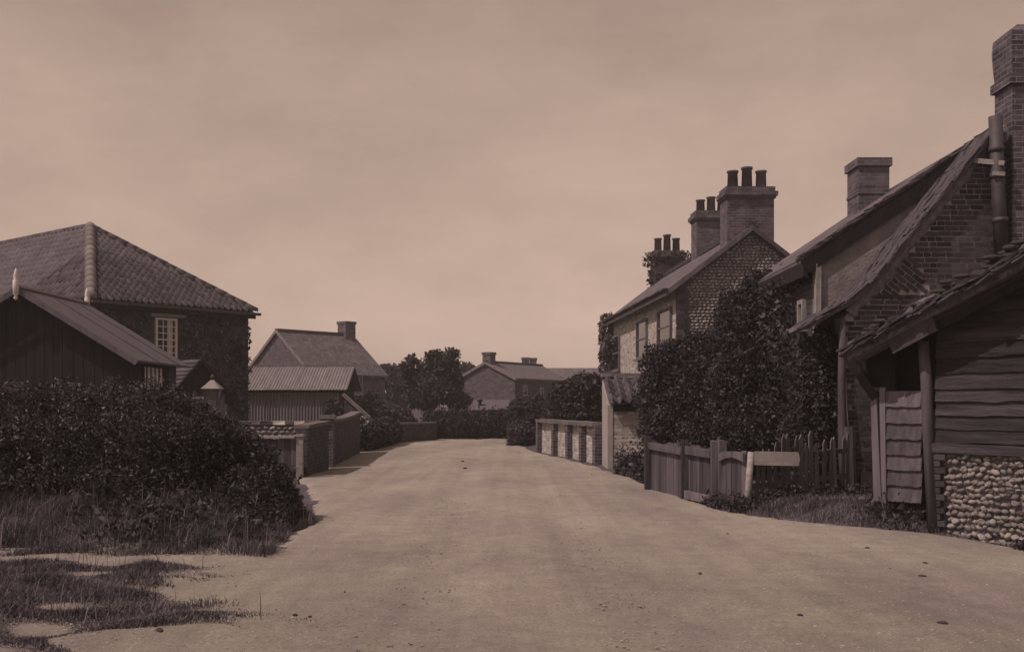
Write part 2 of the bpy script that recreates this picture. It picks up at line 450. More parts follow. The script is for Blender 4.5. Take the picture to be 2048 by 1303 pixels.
def sheet(name, xs, ys, zoff, m, mask=None):
    gx, gy = np.meshgrid(xs, ys)
    gz = H(gx, gy) + zoff
    vv = np.stack([gx.ravel(), gy.ravel(), gz.ravel()], 1)
    nx, ny = len(xs), len(ys)
    i = np.arange((ny - 1) * (nx - 1)); r = i // (nx - 1); c = i % (nx - 1)
    q = np.stack([r * nx + c, r * nx + c + 1, (r + 1) * nx + c + 1, (r + 1) * nx + c], 1)
    me = bpy.data.meshes.new(name)
    me.from_pydata(vv.tolist(), [], q.tolist()); me.update()
    me.polygons.foreach_set('use_smooth', [True] * len(me.polygons))
    me.materials.append(MATS[m])
    return finish(bpy.data.objects.new(name, me), None)
xs = np.concatenate([[-2500, -800, -250, -90, -45], np.arange(-26, -9, 0.6), np.arange(-9, 9, 0.16), np.arange(9, 26, 0.6), [45, 90, 250, 800, 2500]])
ys = np.concatenate([[-400, -60, -12, -3], np.arange(0, 6, 0.5), np.arange(6, 24, 0.16), np.arange(24, 52, 0.4), np.arange(52, 95, 2), [120, 180, 400, 1000, 3000]])
structure(sheet('ground', xs, ys, 0.0, 'soil'), 'bare soil and rough verge ground of the village')

# road: strips between its two worn edges
rows = np.concatenate([np.arange(-3, 6, 0.5), np.arange(6, 24, 0.09), np.arange(24, 47.9, 0.35)])
mbv, mbf = [], []
NU = 64
for k, y in enumerate(rows):
    jl = 0.03 * math.sin(y * 2.3) + 0.04 * math.sin(y * 17.1) + random.uniform(-0.07, 0.07)
    jr = 0.03 * math.sin(y * 3.1 + 1) + 0.03 * math.sin(y * 18.3) + random.uniform(-0.05, 0.05)
    x0 = float(np.interp(y, [0, 10.2, 10.7, 11.2, 60], [-9.5, -9.5, -7.5, -2.45, -2.45])) + jl if y < 11.2 else float(np.interp(y, LY, LX)) + jl + (0.05 if y < 21 else -0.1); x1 = float(np.interp(y, RY, RX)) + jr - 0.03
    for i in range(NU + 1):
        t = i / NU; x = x0 + (x1 - x0) * t
        e = min(t, 1 - t) * (x1 - x0)
        rut = -0.018 * math.exp(-((x - (-0.5 - 0.02 * y)) / 0.22) ** 2) - 0.018 * math.exp(-((x - (0.95 - 0.02 * y)) / 0.22) ** 2) + .02 * math.exp(-((x - (.2 - 0.02 * y)) / 0.4) ** 2)
        mbv.append((x, y, float(H(x, y)) + (0.03 if e > 0.05 else -0.01) + rut * (1 if e > .3 else 0)))
for k in range(len(rows) - 1):
    for i in range(NU):
        a = k * (NU + 1) + i; mbf.append((a, a + 1, a + NU + 2, a + NU + 1))
mb = MB(); mb.v = mbv; mb.f = mbf
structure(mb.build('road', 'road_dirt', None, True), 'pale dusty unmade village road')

def scatter(n, x0, x1, y0, y1, fn):
    x = RNG.uniform(x0, x1, n); y = RNG.uniform(y0, y1, n)
    ok = fn(x, y); x, y = x[ok], y[ok]
    return np.stack([x, y, H(x, y)], 1)
def clump(x, y, s=1.7, ph=0.0):
    return 0.5 + 0.5 * np.sin(x * s + 1.7 * np.sin(y * s * 0.8 + ph) + ph) * np.sin(y * s * 1.2 + 1.3 * np.sin(x * s * 0.9) + ph)
# verge grass, lower left
def f_low(x, y):
    xl = np.interp(y, LY, LX) + .18 * np.sin(y * 1.9) + .15 * np.sin(y * 5 + x * 3)
    d = xl - x
    keep = RNG.random(len(x)) < sstep(d / 1.5 + 0.16) * sstep((clump(x, y, 2.1) + .9 * clump(x, y, 7.3, 2.0) + .6 * clump(x, y, 15.0, 1.0) - .7 + 1.9 * np.clip(d - .35, 0, 1)) * 1.3)
    return keep & (y < 10.12 + 0.12 * np.sin(x * 6) + RNG.normal(size=len(x)) * .07) & ~((y < 7.2 + 0.12 * np.sin(x * 5.3)) & (x > -2.75 + .15 * np.sin(y * 9))) 
blades_low = scatter(230000, -6.5, -0.9, 6.0, 10.2, f_low); blades_low[:, 2] += .028
stuff(blades('verge_grass', blades_low, (.3 + .7 * sstep((np.interp(blades_low[:, 1], LY, LX) - blades_low[:, 0]) / 1.2)) * 0.10 * clump(blades_low[:, 0], blades_low[:, 1], 4.1, 3.0) ** 1.5, 0.0035, 'grass', None, 1.3), 'rough grass patch between the path and the road', 'grass')
def f_bank(x, y):
    xl = np.interp(y, LY, LX)
    return (xl - x > -0.02 + 0.08 * np.sin(y * 5)) & (y > 10.62 + 0.08 * np.sin(x * 4)) & (RNG.random(len(x)) < 0.45 + 0.55 * clump(x, y, 1.5, 1))
bank = scatter(120000, -8.5, -2.3, 10.6, 14.5, f_bank)
stuff(blades('bank_grass', bank, 0.06 + .14 * clump(bank[:, 0], bank[:, 1], 3.3, 1.0) ** 1.4, 0.004, 'grass', None, 1.4), 'tangled dark grass on the bank under the big hedge', 'grass')
low_seed = scatter(2500, -6.5, -1.6, 7.2, 10.1, f_low)
stuff(blades('seed_stalks', low_seed[:900], 0.2, 0.003, 'ivy_leaf', None, 1.2), 'pale dry stalks standing in the rough grass patch', 'grass')
bs = scatter(5000, -8.5, -2.4, 10.7, 14.0, f_bank)
stuff(blades('bank_stalks', bs[:2200], 0.36, 0.0035, 'ivy_leaf', None, 1.0), 'pale dry stalks standing on the hedge bank', 'grass')
def f_right(x, y):
    xr = np.interp(y, RY, RX); d = x - xr
    return (d > -0.12 + .1 * np.sin(y * 9 + x * 7)) & (d < 2.4) & ~((y < 12.5 - .15 * np.sin(x * 9)) & (x > 5.05)) & (RNG.random(len(x)) < sstep(d / 0.6 + 0.22) * (0.3 + 0.7 * clump(x, y, 3.2, 2)))
rg = scatter(90000, 2.4, 6.0, 11.6, 17.5, f_right)
stuff(blades('mound_grass', rg, 0.03 + .12 * clump(rg[:, 0], rg[:, 1], 4.3, 2.0) ** 1.5, 0.0035, 'grass', None, 1.4), 'short weedy grass on the mound before the barn door', 'grass')

# ------------------------------------------------------------------ generic parts
def window(parent, p0, n, px0, px1, py0, py1, cols=2, rows_=2, fr='white_paint', sill=True, glassm='glass', bar=0.03, px_off=0.02, name='window'):
    """sash window on the wall (p0, n) where the photo shows it"""
    a = onplane(px0, (py0 + py1) / 2, p0, n); b = onplane(px1, (py0 + py1) / 2, p0, n)
    zt = 0.5 * (Z(py0, a.y) + Z(py0, b.y)); zb = 0.5 * (Z(py1, a.y) + Z(py1, b.y))
    return window_at(parent, V(a.x, a.y, 0), V(b.x, b.y, 0), zb, zt, n, cols, rows_, fr, sill, glassm, bar, px_off, name)
def window_at(parent, a, b, zb, zt, n, cols=2, rows_=2, fr='white_paint', sill=True, glassm='glass', bar=0.03, off=0.02, name='window'):
    t = (b - a); w = t.length; t.normalize(); up = V(0, 0, 1); h = zt - zb
    c = (a + b) / 2; c.z = (zb + zt) / 2
    fm = MB(); ft = 0.07
    ax = (t, n, up)
    o = c + n * off
    fm.box(o - t * (w / 2 - ft / 2), ft, 0.09, h, ax); fm.box(o + t * (w / 2 - ft / 2), ft, 0.09, h, ax)
    fm.box(o + up * (h / 2 - ft / 2), w - 2 * ft, 0.09, ft, ax); fm.box(o - up * (h / 2 - ft / 2), w - 2 * ft, 0.09, ft, ax)
    wobj = fm.build(name, fr, parent)
    iw, ih = w - 2 * ft, h - 2 * ft
    bm_ = MB()
    for i in range(1, cols): bm_.box(o + t * (-iw / 2 + iw * i / cols), bar, 0.04, ih, ax)
    for j in range(1, rows_): bm_.box(o + up * (-ih / 2 + ih * j / rows_), iw, 0.046, bar * (1.6 if j == rows_ // 2 else 1), ax)
    if cols * rows_ > 1: bm_.build('glazing_bar', fr, wobj)
    MB().box(o - n * 0.012, iw, 0.01, ih, ax).build('pane', glassm, wobj)
    if sill: MB().box(c + n * 0.06 - up * (h / 2 + 0.035), w + 0.12, 0.16, 0.06, ax).build('sill', fr, wobj)
    return wobj

def chimney(parent, c, wx, wy, zb, zt, m='brick_stack', rot=0.0, pots=0, pot_h=0.55, cap=True, name='chimney', pot_r=0.14, along='x'):
    ux = V(math.cos(rot), math.sin(rot), 0); uy = V(-math.sin(rot), math.cos(rot), 0); uz = V(0, 0, 1)
    ax = (ux, uy, uz); c = Vector((c[0], c[1], 0))
    mb = MB(); mb.box(c + uz * ((zb + zt) / 2), wx, wy, zt - zb, ax)
    st = mb.build(name, m, parent)
    if cap == 'band':
        k = MB(); k.box(c + uz * (zt - 0.02), wx + 0.09, wy + 0.09, 0.16, ax); k.build('cap', m, st); MB().box(c + uz * (zt - .62), wx + .03, wy + .03, .05, ax).build('string_course', m, st)
    elif cap:
        k = MB(); k.box(c + uz * (zt - 0.22), wx + 0.10, wy + 0.10, 0.07, ax); k.box(c + uz * (zt - 0.12), wx + 0.2, wy + 0.2, 0.13, ax); k.box(c + uz * (zt + 0.02), wx + 0.06, wy + 0.06, 0.14, ax)
        k.build('cornice', m, st)
    for i in range(pots):
        off = ((i + 0.5) / pots - 0.5) * (wx if along == 'x' else wy) * 0.92
        pc = c + (ux if along == 'x' else uy) * off
        h = pot_h * (1.18 if i == 1 and pots == 3 else 1.0) * random.uniform(0.95, 1.05); z0 = zt + 0.05
        p = MB().tube([pc + uz * z0, pc + uz * (z0 + h * 0.9), pc + uz * (z0 + h * 0.9), pc + uz * (z0 + h), pc + uz * (z0 + h), pc + uz * (z0 + h * 0.7)],
                      [pot_r * 1.08, pot_r * 0.95, pot_r * 1.14, pot_r * 1.14, pot_r * 0.82, pot_r * 0.8], 14)
        p.build('chimney_pot', 'clay_pot', st, True)
    return st

def pantile_mesh(w, l, name='pantile', amp=0.055, lip=.012):
    mb = MB(); prof = []
    for i in range(9):
        t = i / 8; prof.append((-w / 2 + t * w * 1.06, amp * (math.sin(t * 2 * math.pi + 0.4) + .42 * math.sin(t * 4 * math.pi + .8))))
    k = len(prof)
    for (y, dz) in ((0, lip), (l, -0.006)):
        for (x, z) in prof: mb.v.append((x, y, z + dz))
    for (x, z) in prof: mb.v.append((x, 0, z + lip - 0.02))
    for i in range(k - 1):
        mb.f.append((i, i + 1, k + i + 1, k + i)); mb.f.append((2 * k + i, 2 * k + i + 1, i + 1, i))
    return mb.mesh(name, True)

def tile_plane(parent_roof, origin, u, vdir, nrm, poly_uv, w, gauge, m, limit, store, lift=0.07, lip=.012):
    """lay pantiles over polygon poly_uv (in u,v metres)"""
    me = pantile_mesh(w, gauge * 1.2, amp=.055 * w / .24, lip=lip); me.materials.append(MATS[m])
    us = [p[0] for p in poly_uv]; vs2 = [p[1] for p in poly_uv]
    def inside(x, y):
        c = False; n_ = len(poly_uv)
        for i in range(n_):
            x1, y1 = poly_uv[i]; x2, y2 = poly_uv[(i + 1) % n_]
            if (y1 > y) != (y2 > y) and x < (x2 - x1) * (y - y1) / (y2 - y1) + x1: c = not c
        return c
    v = min(vs2)
    while v < max(vs2):
        x = min(us) + w / 2
        while x < max(us):
            if inside(x, v + gauge * 0.5):
                c = origin + u * (x + random.uniform(-.006, .006)) + vdir * (v + random.uniform(-.008, .008)) + nrm * (lift + random.uniform(0, .008))
                store.append((me, frame(c, u, vdir, nrm)))
            x += w
        v += gauge

def place_tiles(parent_roof, store, limit, m, name='pantile'):
    store.sort(key=lambda s: (Vector(s[1].translation) - Vector((0, 0, EYE))).length)
    for me, M in store[:limit]: inst(name, me, M, parent_roof)
    rest = store[limit:]
    if rest:
        base = {}
        co_all, f_all = [], []
        for me, M in rest:
            b = len(co_all)
            co_all += [tuple(M @ v.co) for v in me.vertices]
            f_all += [tuple(b + i for i in p.vertices) for p in me.polygons]
        mb = MB(); mb.v = co_all; mb.f = f_all
        me = bpy.data.meshes.new('pantile_rows'); me.from_pydata(co_all, [], f_all); me.update()
        me.polygons.foreach_set('use_smooth', [True] * len(me.polygons)); me.materials.append(MATS[m])
        o = finish(bpy.data.objects.new('pantile_rows', me), parent_roof); o['kind'] = 'stuff'

def ridge_caps(parent, a, b, r, m, L=0.42, name='ridge_tile'):
    a, b = Vector(a), Vector(b); d = b - a; n_ = max(1, int(d.length / L)); d.normalize()
    mb = MB(); k = 7; Lr = (b - a).length / n_
    for (y, rr) in ((0, r * 1.03), (Lr * 1.02, r * 0.985)):
        for i in range(k):
            t = math.pi * i / (k - 1); mb.v.append((math.cos(t) * rr, y, math.sin(t) * rr))
    for i in range(k - 1): mb.f.append((i, i + 1, k + i + 1, k + i))
    mb.f.append(tuple(range(k)))
    me = mb.mesh(name, True); me.materials.append(MATS[m])
    u = d.cross(V(0, 0, 1)).normalized(); w = u.cross(d)
    for i in range(n_):
        inst(name, me, frame(a + d * (Lr * i) + w * random.uniform(0, .012), u, d, w), parent)

def flint_meshes(n, nu=7, nv=5, name='flint'):
    out = []
    for q in range(n):
        mb = MB(); sx, sy, sz = random.uniform(.8, 1.15), random.uniform(.75, 1.0), random.uniform(.65, .95)
        e = random.uniform(0.16, 0.32)
        mb.v.append((0, 0, sz))
        for j in range(1, nv):
            t = math.pi * j / nv
            for i in range(nu):
                a = 2 * math.pi * (i + 0.5 * (j % 2)) / nu; k = 1 + random.uniform(-e, e)
                mb.v.append((sx * k * math.sin(t) * math.cos(a), sy * k * math.sin(t) * math.sin(a), sz * k * math.cos(t)))
        mb.v.append((0, 0, -sz)); last = len(mb.v) - 1
        for i in range(nu):
            i2 = (i + 1) % nu
            mb.f.append((0, 1 + i, 1 + i2)); mb.f.append((last, 1 + (nv - 2) * nu + i2, 1 + (nv - 2) * nu + i))
            for j in range(nv - 2): mb.f.append((1 + j * nu + i, 1 + (j + 1) * nu + i, 1 + (j + 1) * nu + i2, 1 + j * nu + i2))
        me = mb.mesh(name, True); out.append(me)
    return out

def joined_flints(name, parent, a, t, n, length, z0, z1, pitch, ok, m='flint_far'):
    """coursed flints too small to pick apart, one part"""
    ms = flint_meshes(4, 5, 4); co, fs = [], []
    z = z0 + pitch / 2
    while z < z1:
        s = pitch * random.uniform(0.3, 1)
        while s < length:
            if ok(s, z):
                me = random.choice(ms); r = pitch * random.uniform(0.42, 0.6)
                c = a + t * s + V(0, 0, z + random.uniform(-.12, .12) * pitch) + n * 0.0
                b = len(co); an = random.uniform(-.5, .5)
                for v in me.vertices:
                    x = v.co.x * 1.25; zz = v.co.z
                    x, zz = x * math.cos(an) - zz * math.sin(an), x * math.sin(an) + zz * math.cos(an)
                    co.append(tuple(c + t * (x * r) + n * (v.co.y * r * 0.7) + V(0, 0, zz * r * 0.85)))
                fs += [tuple(b + i for i in p.vertices) for p in me.polygons]
            s += pitch * random.uniform(1.1, 1.6)
        z += pitch * random.uniform(0.92, 1.05)
    me = bpy.data.meshes.new(name); me.from_pydata(co, [], fs); me.update()
    me.polygons.foreach_set('use_smooth', [True] * len(me.polygons)); me.materials.append(MATS[m])
    o = finish(bpy.data.objects.new(name, me), parent); o['kind'] = 'stuff'
    return o

BRICKS = []
for i in range(6):
    mb = MB(); mb.box((0, 0, 0), 1, 1, 1, None, 0.05); BRICKS.append(mb)
def brick_set(m):
    out = []
    for mb in BRICKS:
        me = mb.mesh('brick'); me.materials.append(MATS[m]); out.append(me)
    return out
def in_poly(x, y, poly):
    c = False; n_ = len(poly)
    for i in range(n_):
        x1, y1 = poly[i]; x2, y2 = poly[(i + 1) % n_]
        if (y1 > y) != (y2 > y) and x < (x2 - x1) * (y - y1) / (y2 - y1) + x1: c = not c
    return c

# ------------------------------------------------------------------ left: big pantiled house
def build_pantiled_house():
    a_ = math.radians(50)
    t = V(math.cos(a_), math.sin(a_), 0); nb = V(-math.sin(a_), math.cos(a_), 0); nf = -nb
    C0 = V(-12.9, 34.0, 0); L, D, EZ = 5.73, 16.0, 4.82
    root = thing('pantiled_house', 'tall dark ivy-clad brick house with hipped pantile roof behind the tarred shed', 'house', C0)
    wl_ = MB()
    wl_.poly([C0, C0 + t * L, C0 + t * L + V(0, 0, EZ), C0 + V(0, 0, EZ)])
    wl_.poly([C0 + nb * D, C0, C0 + V(0, 0, EZ), C0 + nb * D + V(0, 0, EZ)])
    wl_.poly([C0 + t * L, C0 + t * L + nb * D, C0 + t * L + nb * D + V(0, 0, EZ), C0 + t * L + V(0, 0, EZ)])
    wl_.poly([C0 + t * L + nb * D, C0 + nb * D, C0 + nb * D + V(0, 0, EZ), C0 + t * L + nb * D + V(0, 0, EZ)])
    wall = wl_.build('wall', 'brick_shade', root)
    AP = C0 + t * 2.87 + nb * 5.49; AP.z = 7.88
    ov = 0.35
    e0 = C0 - t * ov + nf * ov; e1 = C0 + t * (L + .06) + nf * ov; e2 = C0 + t * (L + .06) + nb * D; e3 = C0 - t * ov + nb * D
    for e in (e0, e1, e2, e3): e.z = EZ - 0.12
    RB = AP + nb * 10.0
    rf = MB()
    rf.poly([e0, e1, AP]); rf.poly([e3, e0, AP, RB]); rf.poly([e1, e2, RB, AP]); rf.poly([e2, e3, RB])
    roof = rf.build('roof', 'pantile', root)
    so = MB(); so.poly([e0, e1, e2, e3]); so.build('soffit', 'tarred_wood', root)
    store = []
    # hip face towards the road
    u = t.copy(); mid = e0; nrm = (e1 - e0).cross(AP - e0).normalized()
    if nrm.z < 0: nrm = -nrm
    vd = nrm.cross(u).normalized()
    if vd.z < 0: vd = -vd
    apu = (AP - e0).dot(u); apv = (AP - e0).dot(vd)
    tile_plane(roof, e0, u, vd, nrm, [(0, 0), ((e1 - e0).dot(u), 0), (apu, apv)], 0.24, 0.3, 'pantile', 0, store)
    u2 = -nb; nrm2 = (e0 - e3).cross(AP - e3).normalized()
    if nrm2.z < 0: nrm2 = -nrm2
    vd2 = nrm2.cross(u2).normalized()
    if vd2.z < 0: vd2 = -vd2
    o2 = e0 + nb * 15.0
    pu = (AP - o2).dot(u2); pv_ = (AP - o2).dot(vd2)
    tile_plane(roof, o2, u2, vd2, nrm2, [(0, 0), (15.0, 0), (pu, pv_), (0, pv_)], 0.31, 0.34, 'pantile', 0, store, .08, .0)
    place_tiles(roof, store, 300, 'pantile')
    ridge_caps(roof, e0 + V(0, 0, .07), AP + V(0, 0, .08), 0.175, 'pantile_pale', .5)
    ridge_caps(roof, e1 + V(0, 0, .06), AP + V(0, 0, .08), 0.13, 'pantile')
    ridge_caps(roof, AP + V(0, 0, .06), RB + V(0, 0, .06), 0.15, 'pantile')
    g = MB(); g.beam(e0 + nf * .06 + V(0, 0, -.02), e1 + nf * .06 + t * .14 + V(0, 0, -.04), 0.11, 0.09); g.build('gutter', 'iron_dark', roof)
    g = MB(); g.beam(e0 + V(0, 0, -.1) - nf * .02, e1 + V(0, 0, -.1) - nf * .02, 0.03, 0.2); g.build('fascia', 'tarred_wood', roof)
    w = window(root, C0, nf, 309, 352, 636, 722, 3, 6, 'white_paint', True, 'glass', 0.028, 0.04)
    a = onplane(352, 670, C0, nf)
    # curtain behind the panes and the pale head board above
    ca = onplane(333, 640, C0, nf); cb = onplane(344, 640, C0, nf)
    MB().box((ca + cb) / 2 + nf * 0.036 + V(0, 0, -0.75), (cb - ca).length, 0.012, 1.5, (t, nf, V(0, 0, 1))).build('curtain', 'curtain', w)
    ha = onplane(298, 629, C0, nf); hb = onplane(367, 633, C0, nf)
    MB().beam(ha + nf * .08, hb + nf * .08, 0.16, 0.1).build('blind_box', 'grey_paint', root)
    # ivy speckling the wall
    n_ = 5200
    s_ = RNG.uniform(0.0, L, n_); z_ = RNG.uniform(0.6, EZ - 0.25, n_)
    dens = 0.25 + 0.75 * clump(s_, z_, 2.3, 1.0) * np.clip((s_ / L) + 0.25, 0, 1)
    ok = RNG.random(n_) < dens
    wa = onplane(300, 640, C0, nf); wb = onplane(360, 640, C0, nf)
    sa = (wa - C0).dot(t); sb = (wb - C0).dot(t)
    ok &= ~((s_ > sa) & (s_ < sb) & (z_ > 2.6) & (z_ < 4.4))
    s_, z_ = s_[ok], z_[ok]
    base = np.array(C0)[None] + s_[:, None] * np.array(t)[None] + np.array(nf)[None] * RNG.uniform(.02, .12, (len(s_), 1)) + np.array([[0, 0, 1.0]]) * z_[:, None]
    stuff(leaves('ivy', base, 0.07, 'ivy_leaf', root))
build_pantiled_house()

# ------------------------------------------------------------------ left: porch, lamp, tarred shed
def build_porch():
    a_ = math.radians(50); t = V(math.cos(a_), math.sin(a_), 0); nb = V(-math.sin(a_), math.cos(a_), 0); UZ = V(0, 0, 1)
    c = P(402, 722, 33.0)
    root = thing('porch', 'small gabled porch with slatted roof beside the dark house wall', 'porch', (c.x, c.y, 0))
    hw = 0.95; rise = 1.0; D = 1.75
    def W(u, b, z): return V(c.x, c.y, 0) + t * u + nb * b + UZ * z
    ez = c.z - rise
    for sgn in (-1, 1):
        for i in range(8):
            t0 = i / 8; t1 = (i + 1) / 8 + 0.03
            p0 = W(sgn * hw * t0, 0, c.z - rise * t0); p1 = W(sgn * hw * t1, 0, c.z - rise * t1 + 0.075)
            MB().prism([p0, p1, p1 + nb * D, p0 + nb * D], t * (sgn * 0.02) + V(0, 0, 0.055)).build('roof_slat', 'fence_wood', root)
        MB().beam(W(0, -.04, c.z + .02), W(sgn * (hw + .05), -.04, ez - .03), 0.04, 0.11).build('bargeboard', 'tarred_wood', root)
        MB().box(W(sgn * (hw - .12), .1, ez / 2), 0.1, 0.1, ez, (t, nb, UZ)).build('post', 'old_wood', root)
        MB().box(W(sgn * (hw - .12), D / 2 + .1, ez * .45), 0.03, D - .3, ez * .9, (t, nb, UZ)).build('side_panel', 'tarred_wood', root)
    MB().prism([W(-hw + .15, .12, ez + .05), W(hw - .15, .12, ez + .05), W(0, .12, c.z - .12)], nb * .03).build('gable_panel', 'tarred_wood', root)
    MB().box(W(0, D - .06, 1.0), 1.3, 0.05, 2.0, (t, nb, UZ)).build('door', 'tarred_wood', root)
build_porch()

def build_lamp():
    Y0 = 28.0; c = P(425, 815, Y0); x = c.x
    root = thing('street_lamp', 'old glazed lantern on a post in front of the slatted porch', 'lamp', (x, Y0, 0))
    z0, z1, zt = Z(812, Y0), Z(777, Y0), Z(756, Y0)
    MB().tube([V(x, Y0, 0.1), V(x, Y0, 0.9), V(x, Y0, z0 - .04)], [0.06, 0.045, 0.04], 10).build('post', 'iron_dark', root, True)
    w0, w1 = 0.12, 0.20
    b = [V(x - w0, Y0 - w0, z0), V(x + w0, Y0 - w0, z0), V(x + w0, Y0 + w0, z0), V(x - w0, Y0 + w0, z0)]
    tp = [V(x - w1, Y0 - w1, z1), V(x + w1, Y0 - w1, z1), V(x + w1, Y0 + w1, z1), V(x - w1, Y0 + w1, z1)]
    for i in range(4):
        j = (i + 1) % 4
        MB().prism([b[i], b[j], tp[j], tp[i]], (V(x, Y0, z0) - (b[i] + b[j]) / 2) * 0.05).build('pane', 'lamp_glass', root)
        MB().beam(b[i], tp[i], 0.025, 0.025).build('frame_bar', 'iron_dark', root)
        MB().beam(tp[i], tp[j], 0.03, 0.03).build('frame_bar', 'iron_dark', root)
    rm = MB(); ap = V(x, Y0, zt); k = 1.2
    q = [V(x, Y0, z1) + (p - V(x, Y0, z1)) * k for p in tp]
    for i in range(4): rm.poly([q[i], q[(i + 1) % 4], ap])
    rm.poly(q[::-1])
    rm.build('hood', 'grey_paint', root)
    MB().tube([ap - V(0, 0, .04), ap + V(0, 0, .05), ap + V(0, 0, .1)], [0.05, 0.05, 0.015], 8).build('vent', 'iron_dark', root, True)
build_lamp()
def build_wicket():
    Y0 = 29.5; x0, x1 = X(384, Y0), X(452, Y0)
    root = thing('wicket_gate', 'pale wooden wicket gate and boards below the lantern', 'gate', (x0, Y0, 0))
    zt = Z(795, Y0)
    MB().beam(V(x0, Y0, zt), V(x0 + .5, Y0, zt), 0.05, 0.07).build('rail', 'pale_wood', root)
    MB().beam(V(x0, Y0, zt - .5), V(x0 + .5, Y0, zt - .5), 0.05, 0.07).build('rail', 'pale_wood', root)
    for i in range(5):
        xx = x0 + 0.03 + i * 0.115
        MB().box((xx, Y0 - .035, (zt - .02) / 2), 0.06, 0.02, zt - .02).build('picket', 'fence_wood', root)
    for i in range(4):
        xx = x0 + 0.56 + i * 0.115; zz = zt + 0.22 - i * 0.13
        MB().box((xx, Y0, zz / 2), 0.1, 0.03, zz).build('board', 'grey_paint' if i == 0 else 'fence_wood', root)
build_wicket()

def build_tarred_shed():
    Y0, Y1 = 23.9, 27.3; xc, hw = -10.65, 2.3; zr, ze = 4.0, 2.6
    root = thing('tarred_shed', 'tarred black timber shed with felt roof and white finials', 'shed', (xc, Y0, 0))
    # vertical tarred planks on the gable, each its own board
    x = xc - hw; i = 0
    while x < xc + hw - 0.02:
        w = random.uniform(0.19, 0.24); x1 = min(x + w, xc + hw)
        def top(v): return zr - 0.08 - abs(v - xc) / hw * (zr - ze)
        pts = [V(x + .006, Y0, 0), V(x1 - .006, Y0, 0), V(x1 - .006, Y0, top(x1)), V(x + .006, Y0, top(x))]
        if x < xc < x1: pts.insert(3, V(xc, Y0, top(xc)))
        MB().prism(pts, V(0, random.uniform(0.022, 0.032), 0)).build('plank', 'tarred_wood', root)
        x = x1
    xw = xc + hw
    wm = MB()
    wm.box((xw - .03, (Y0 + Y1) / 2, 0.9), 0.05, Y1 - Y0 - .08, 1.8)
    wm.box((xw - .03, Y0 + .48, 2.15), 0.05, 0.86, 0.7); wm.box((xw - .03, Y1 - .72, 2.15), 0.05, 1.3, 0.7); wm.box((xw - .03, Y0 + 1.6, 2.45), 0.05, 1.4, 0.1)
    wm.box((xc, Y1 - .03, 1.3), 2 * hw, 0.05, 2.6); wm.box((xc - hw + .03, (Y0 + Y1) / 2, 1.3), 0.05, Y1 - Y0 - .1, 2.6)
    wm.poly([V(xc - hw, Y1, ze), V(xc + hw, Y1, ze), V(xc, Y1, zr - .08)])
    wm.build('wall', 'tarred_wood', root)
    # side window, pale boards inside its dark frame
    ya, yb, za, zb2 = 24.8, 26.25, 1.83, 2.38
    wf = MB()
    for yy in (ya, yb): wf.box((xw + .01, yy, (za + zb2) / 2), 0.07, 0.06, zb2 - za + .1)
    wf.box((xw + .01, (ya + yb) / 2, zb2 + .03), 0.07, yb - ya - .06, 0.06); wf.box((xw + .01, (ya + yb) / 2, za - .03), 0.09, yb - ya - .06, 0.06)
    wo_ = wf.build('window', 'tarred_wood', root)
    MB().box((xw - .04, (ya + yb) / 2, (za + zb2) / 2), 0.01, yb - ya - .06, zb2 - za).build('pane', 'glass', wo_)
    for i in range(5):
        yy = ya + 0.15 + i * 0.29
        MB().box((xw + .0, yy, (za + zb2) / 2 + .02), 0.02, 0.15, zb2 - za - .05).build('pale_slat', 'white_paint', wo_)
    MB().box((xw + .0, 26.95, 2.0), 0.02, 0.5, 0.85).build('side_door', 'fence_wood', root)
    oh = 0.28
    for sgn in (-1, 1):
        sl = (zr - ze) / hw
        pts = [V(xc, Y0 - .25, zr), V(xc + sgn * (hw + oh), Y0 - .25, zr - sl * (hw + oh)), V(xc + sgn * (hw + oh), Y1 + .2, zr - sl * (hw + oh)), V(xc, Y1 + .2, zr)]
        r = MB().prism(pts, V(0, 0, 0.05)).build('roof_slope', 'felt', root)
        for k in range(1, 3):
            y = Y0 - .25 + k * 1.45
            MB().beam(V(xc + sgn * .06, y, zr - sl * .06 + .065), V(xc + sgn * (hw + oh), y, zr - sl * (hw + oh) + .065), 0.05, 0.02).build('felt_lap', 'felt', r)
        MB().beam(V(xc, Y0 - .29, zr - .02), V(xc + sgn * (hw + oh), Y0 - .29, zr - sl * (hw + oh) - .02), 0.035, 0.11).build('bargeboard', 'fence_wood', root)
    MB().beam(V(xc, Y0 - .25, zr + .06), V(xc, Y1 + .2, zr + .06), 0.14, 0.05).build('ridge_board', 'grey_paint', root)
    for y in (Y0 - .33, Y1 + .22):
        z0 = zr - 0.24
        prof = [(0.0, .03), (.05, .05), (.09, .025), (.12, .06), (.42, .065), (.45, .04), (.5, .055), (.6, .035), (.68, .008)]
        MB().tube([V(xc, y, z0 + a) for a, _ in prof], [r for _, r in prof], 10).build('finial', 'white_paint', root, True)
build_tarred_shed()

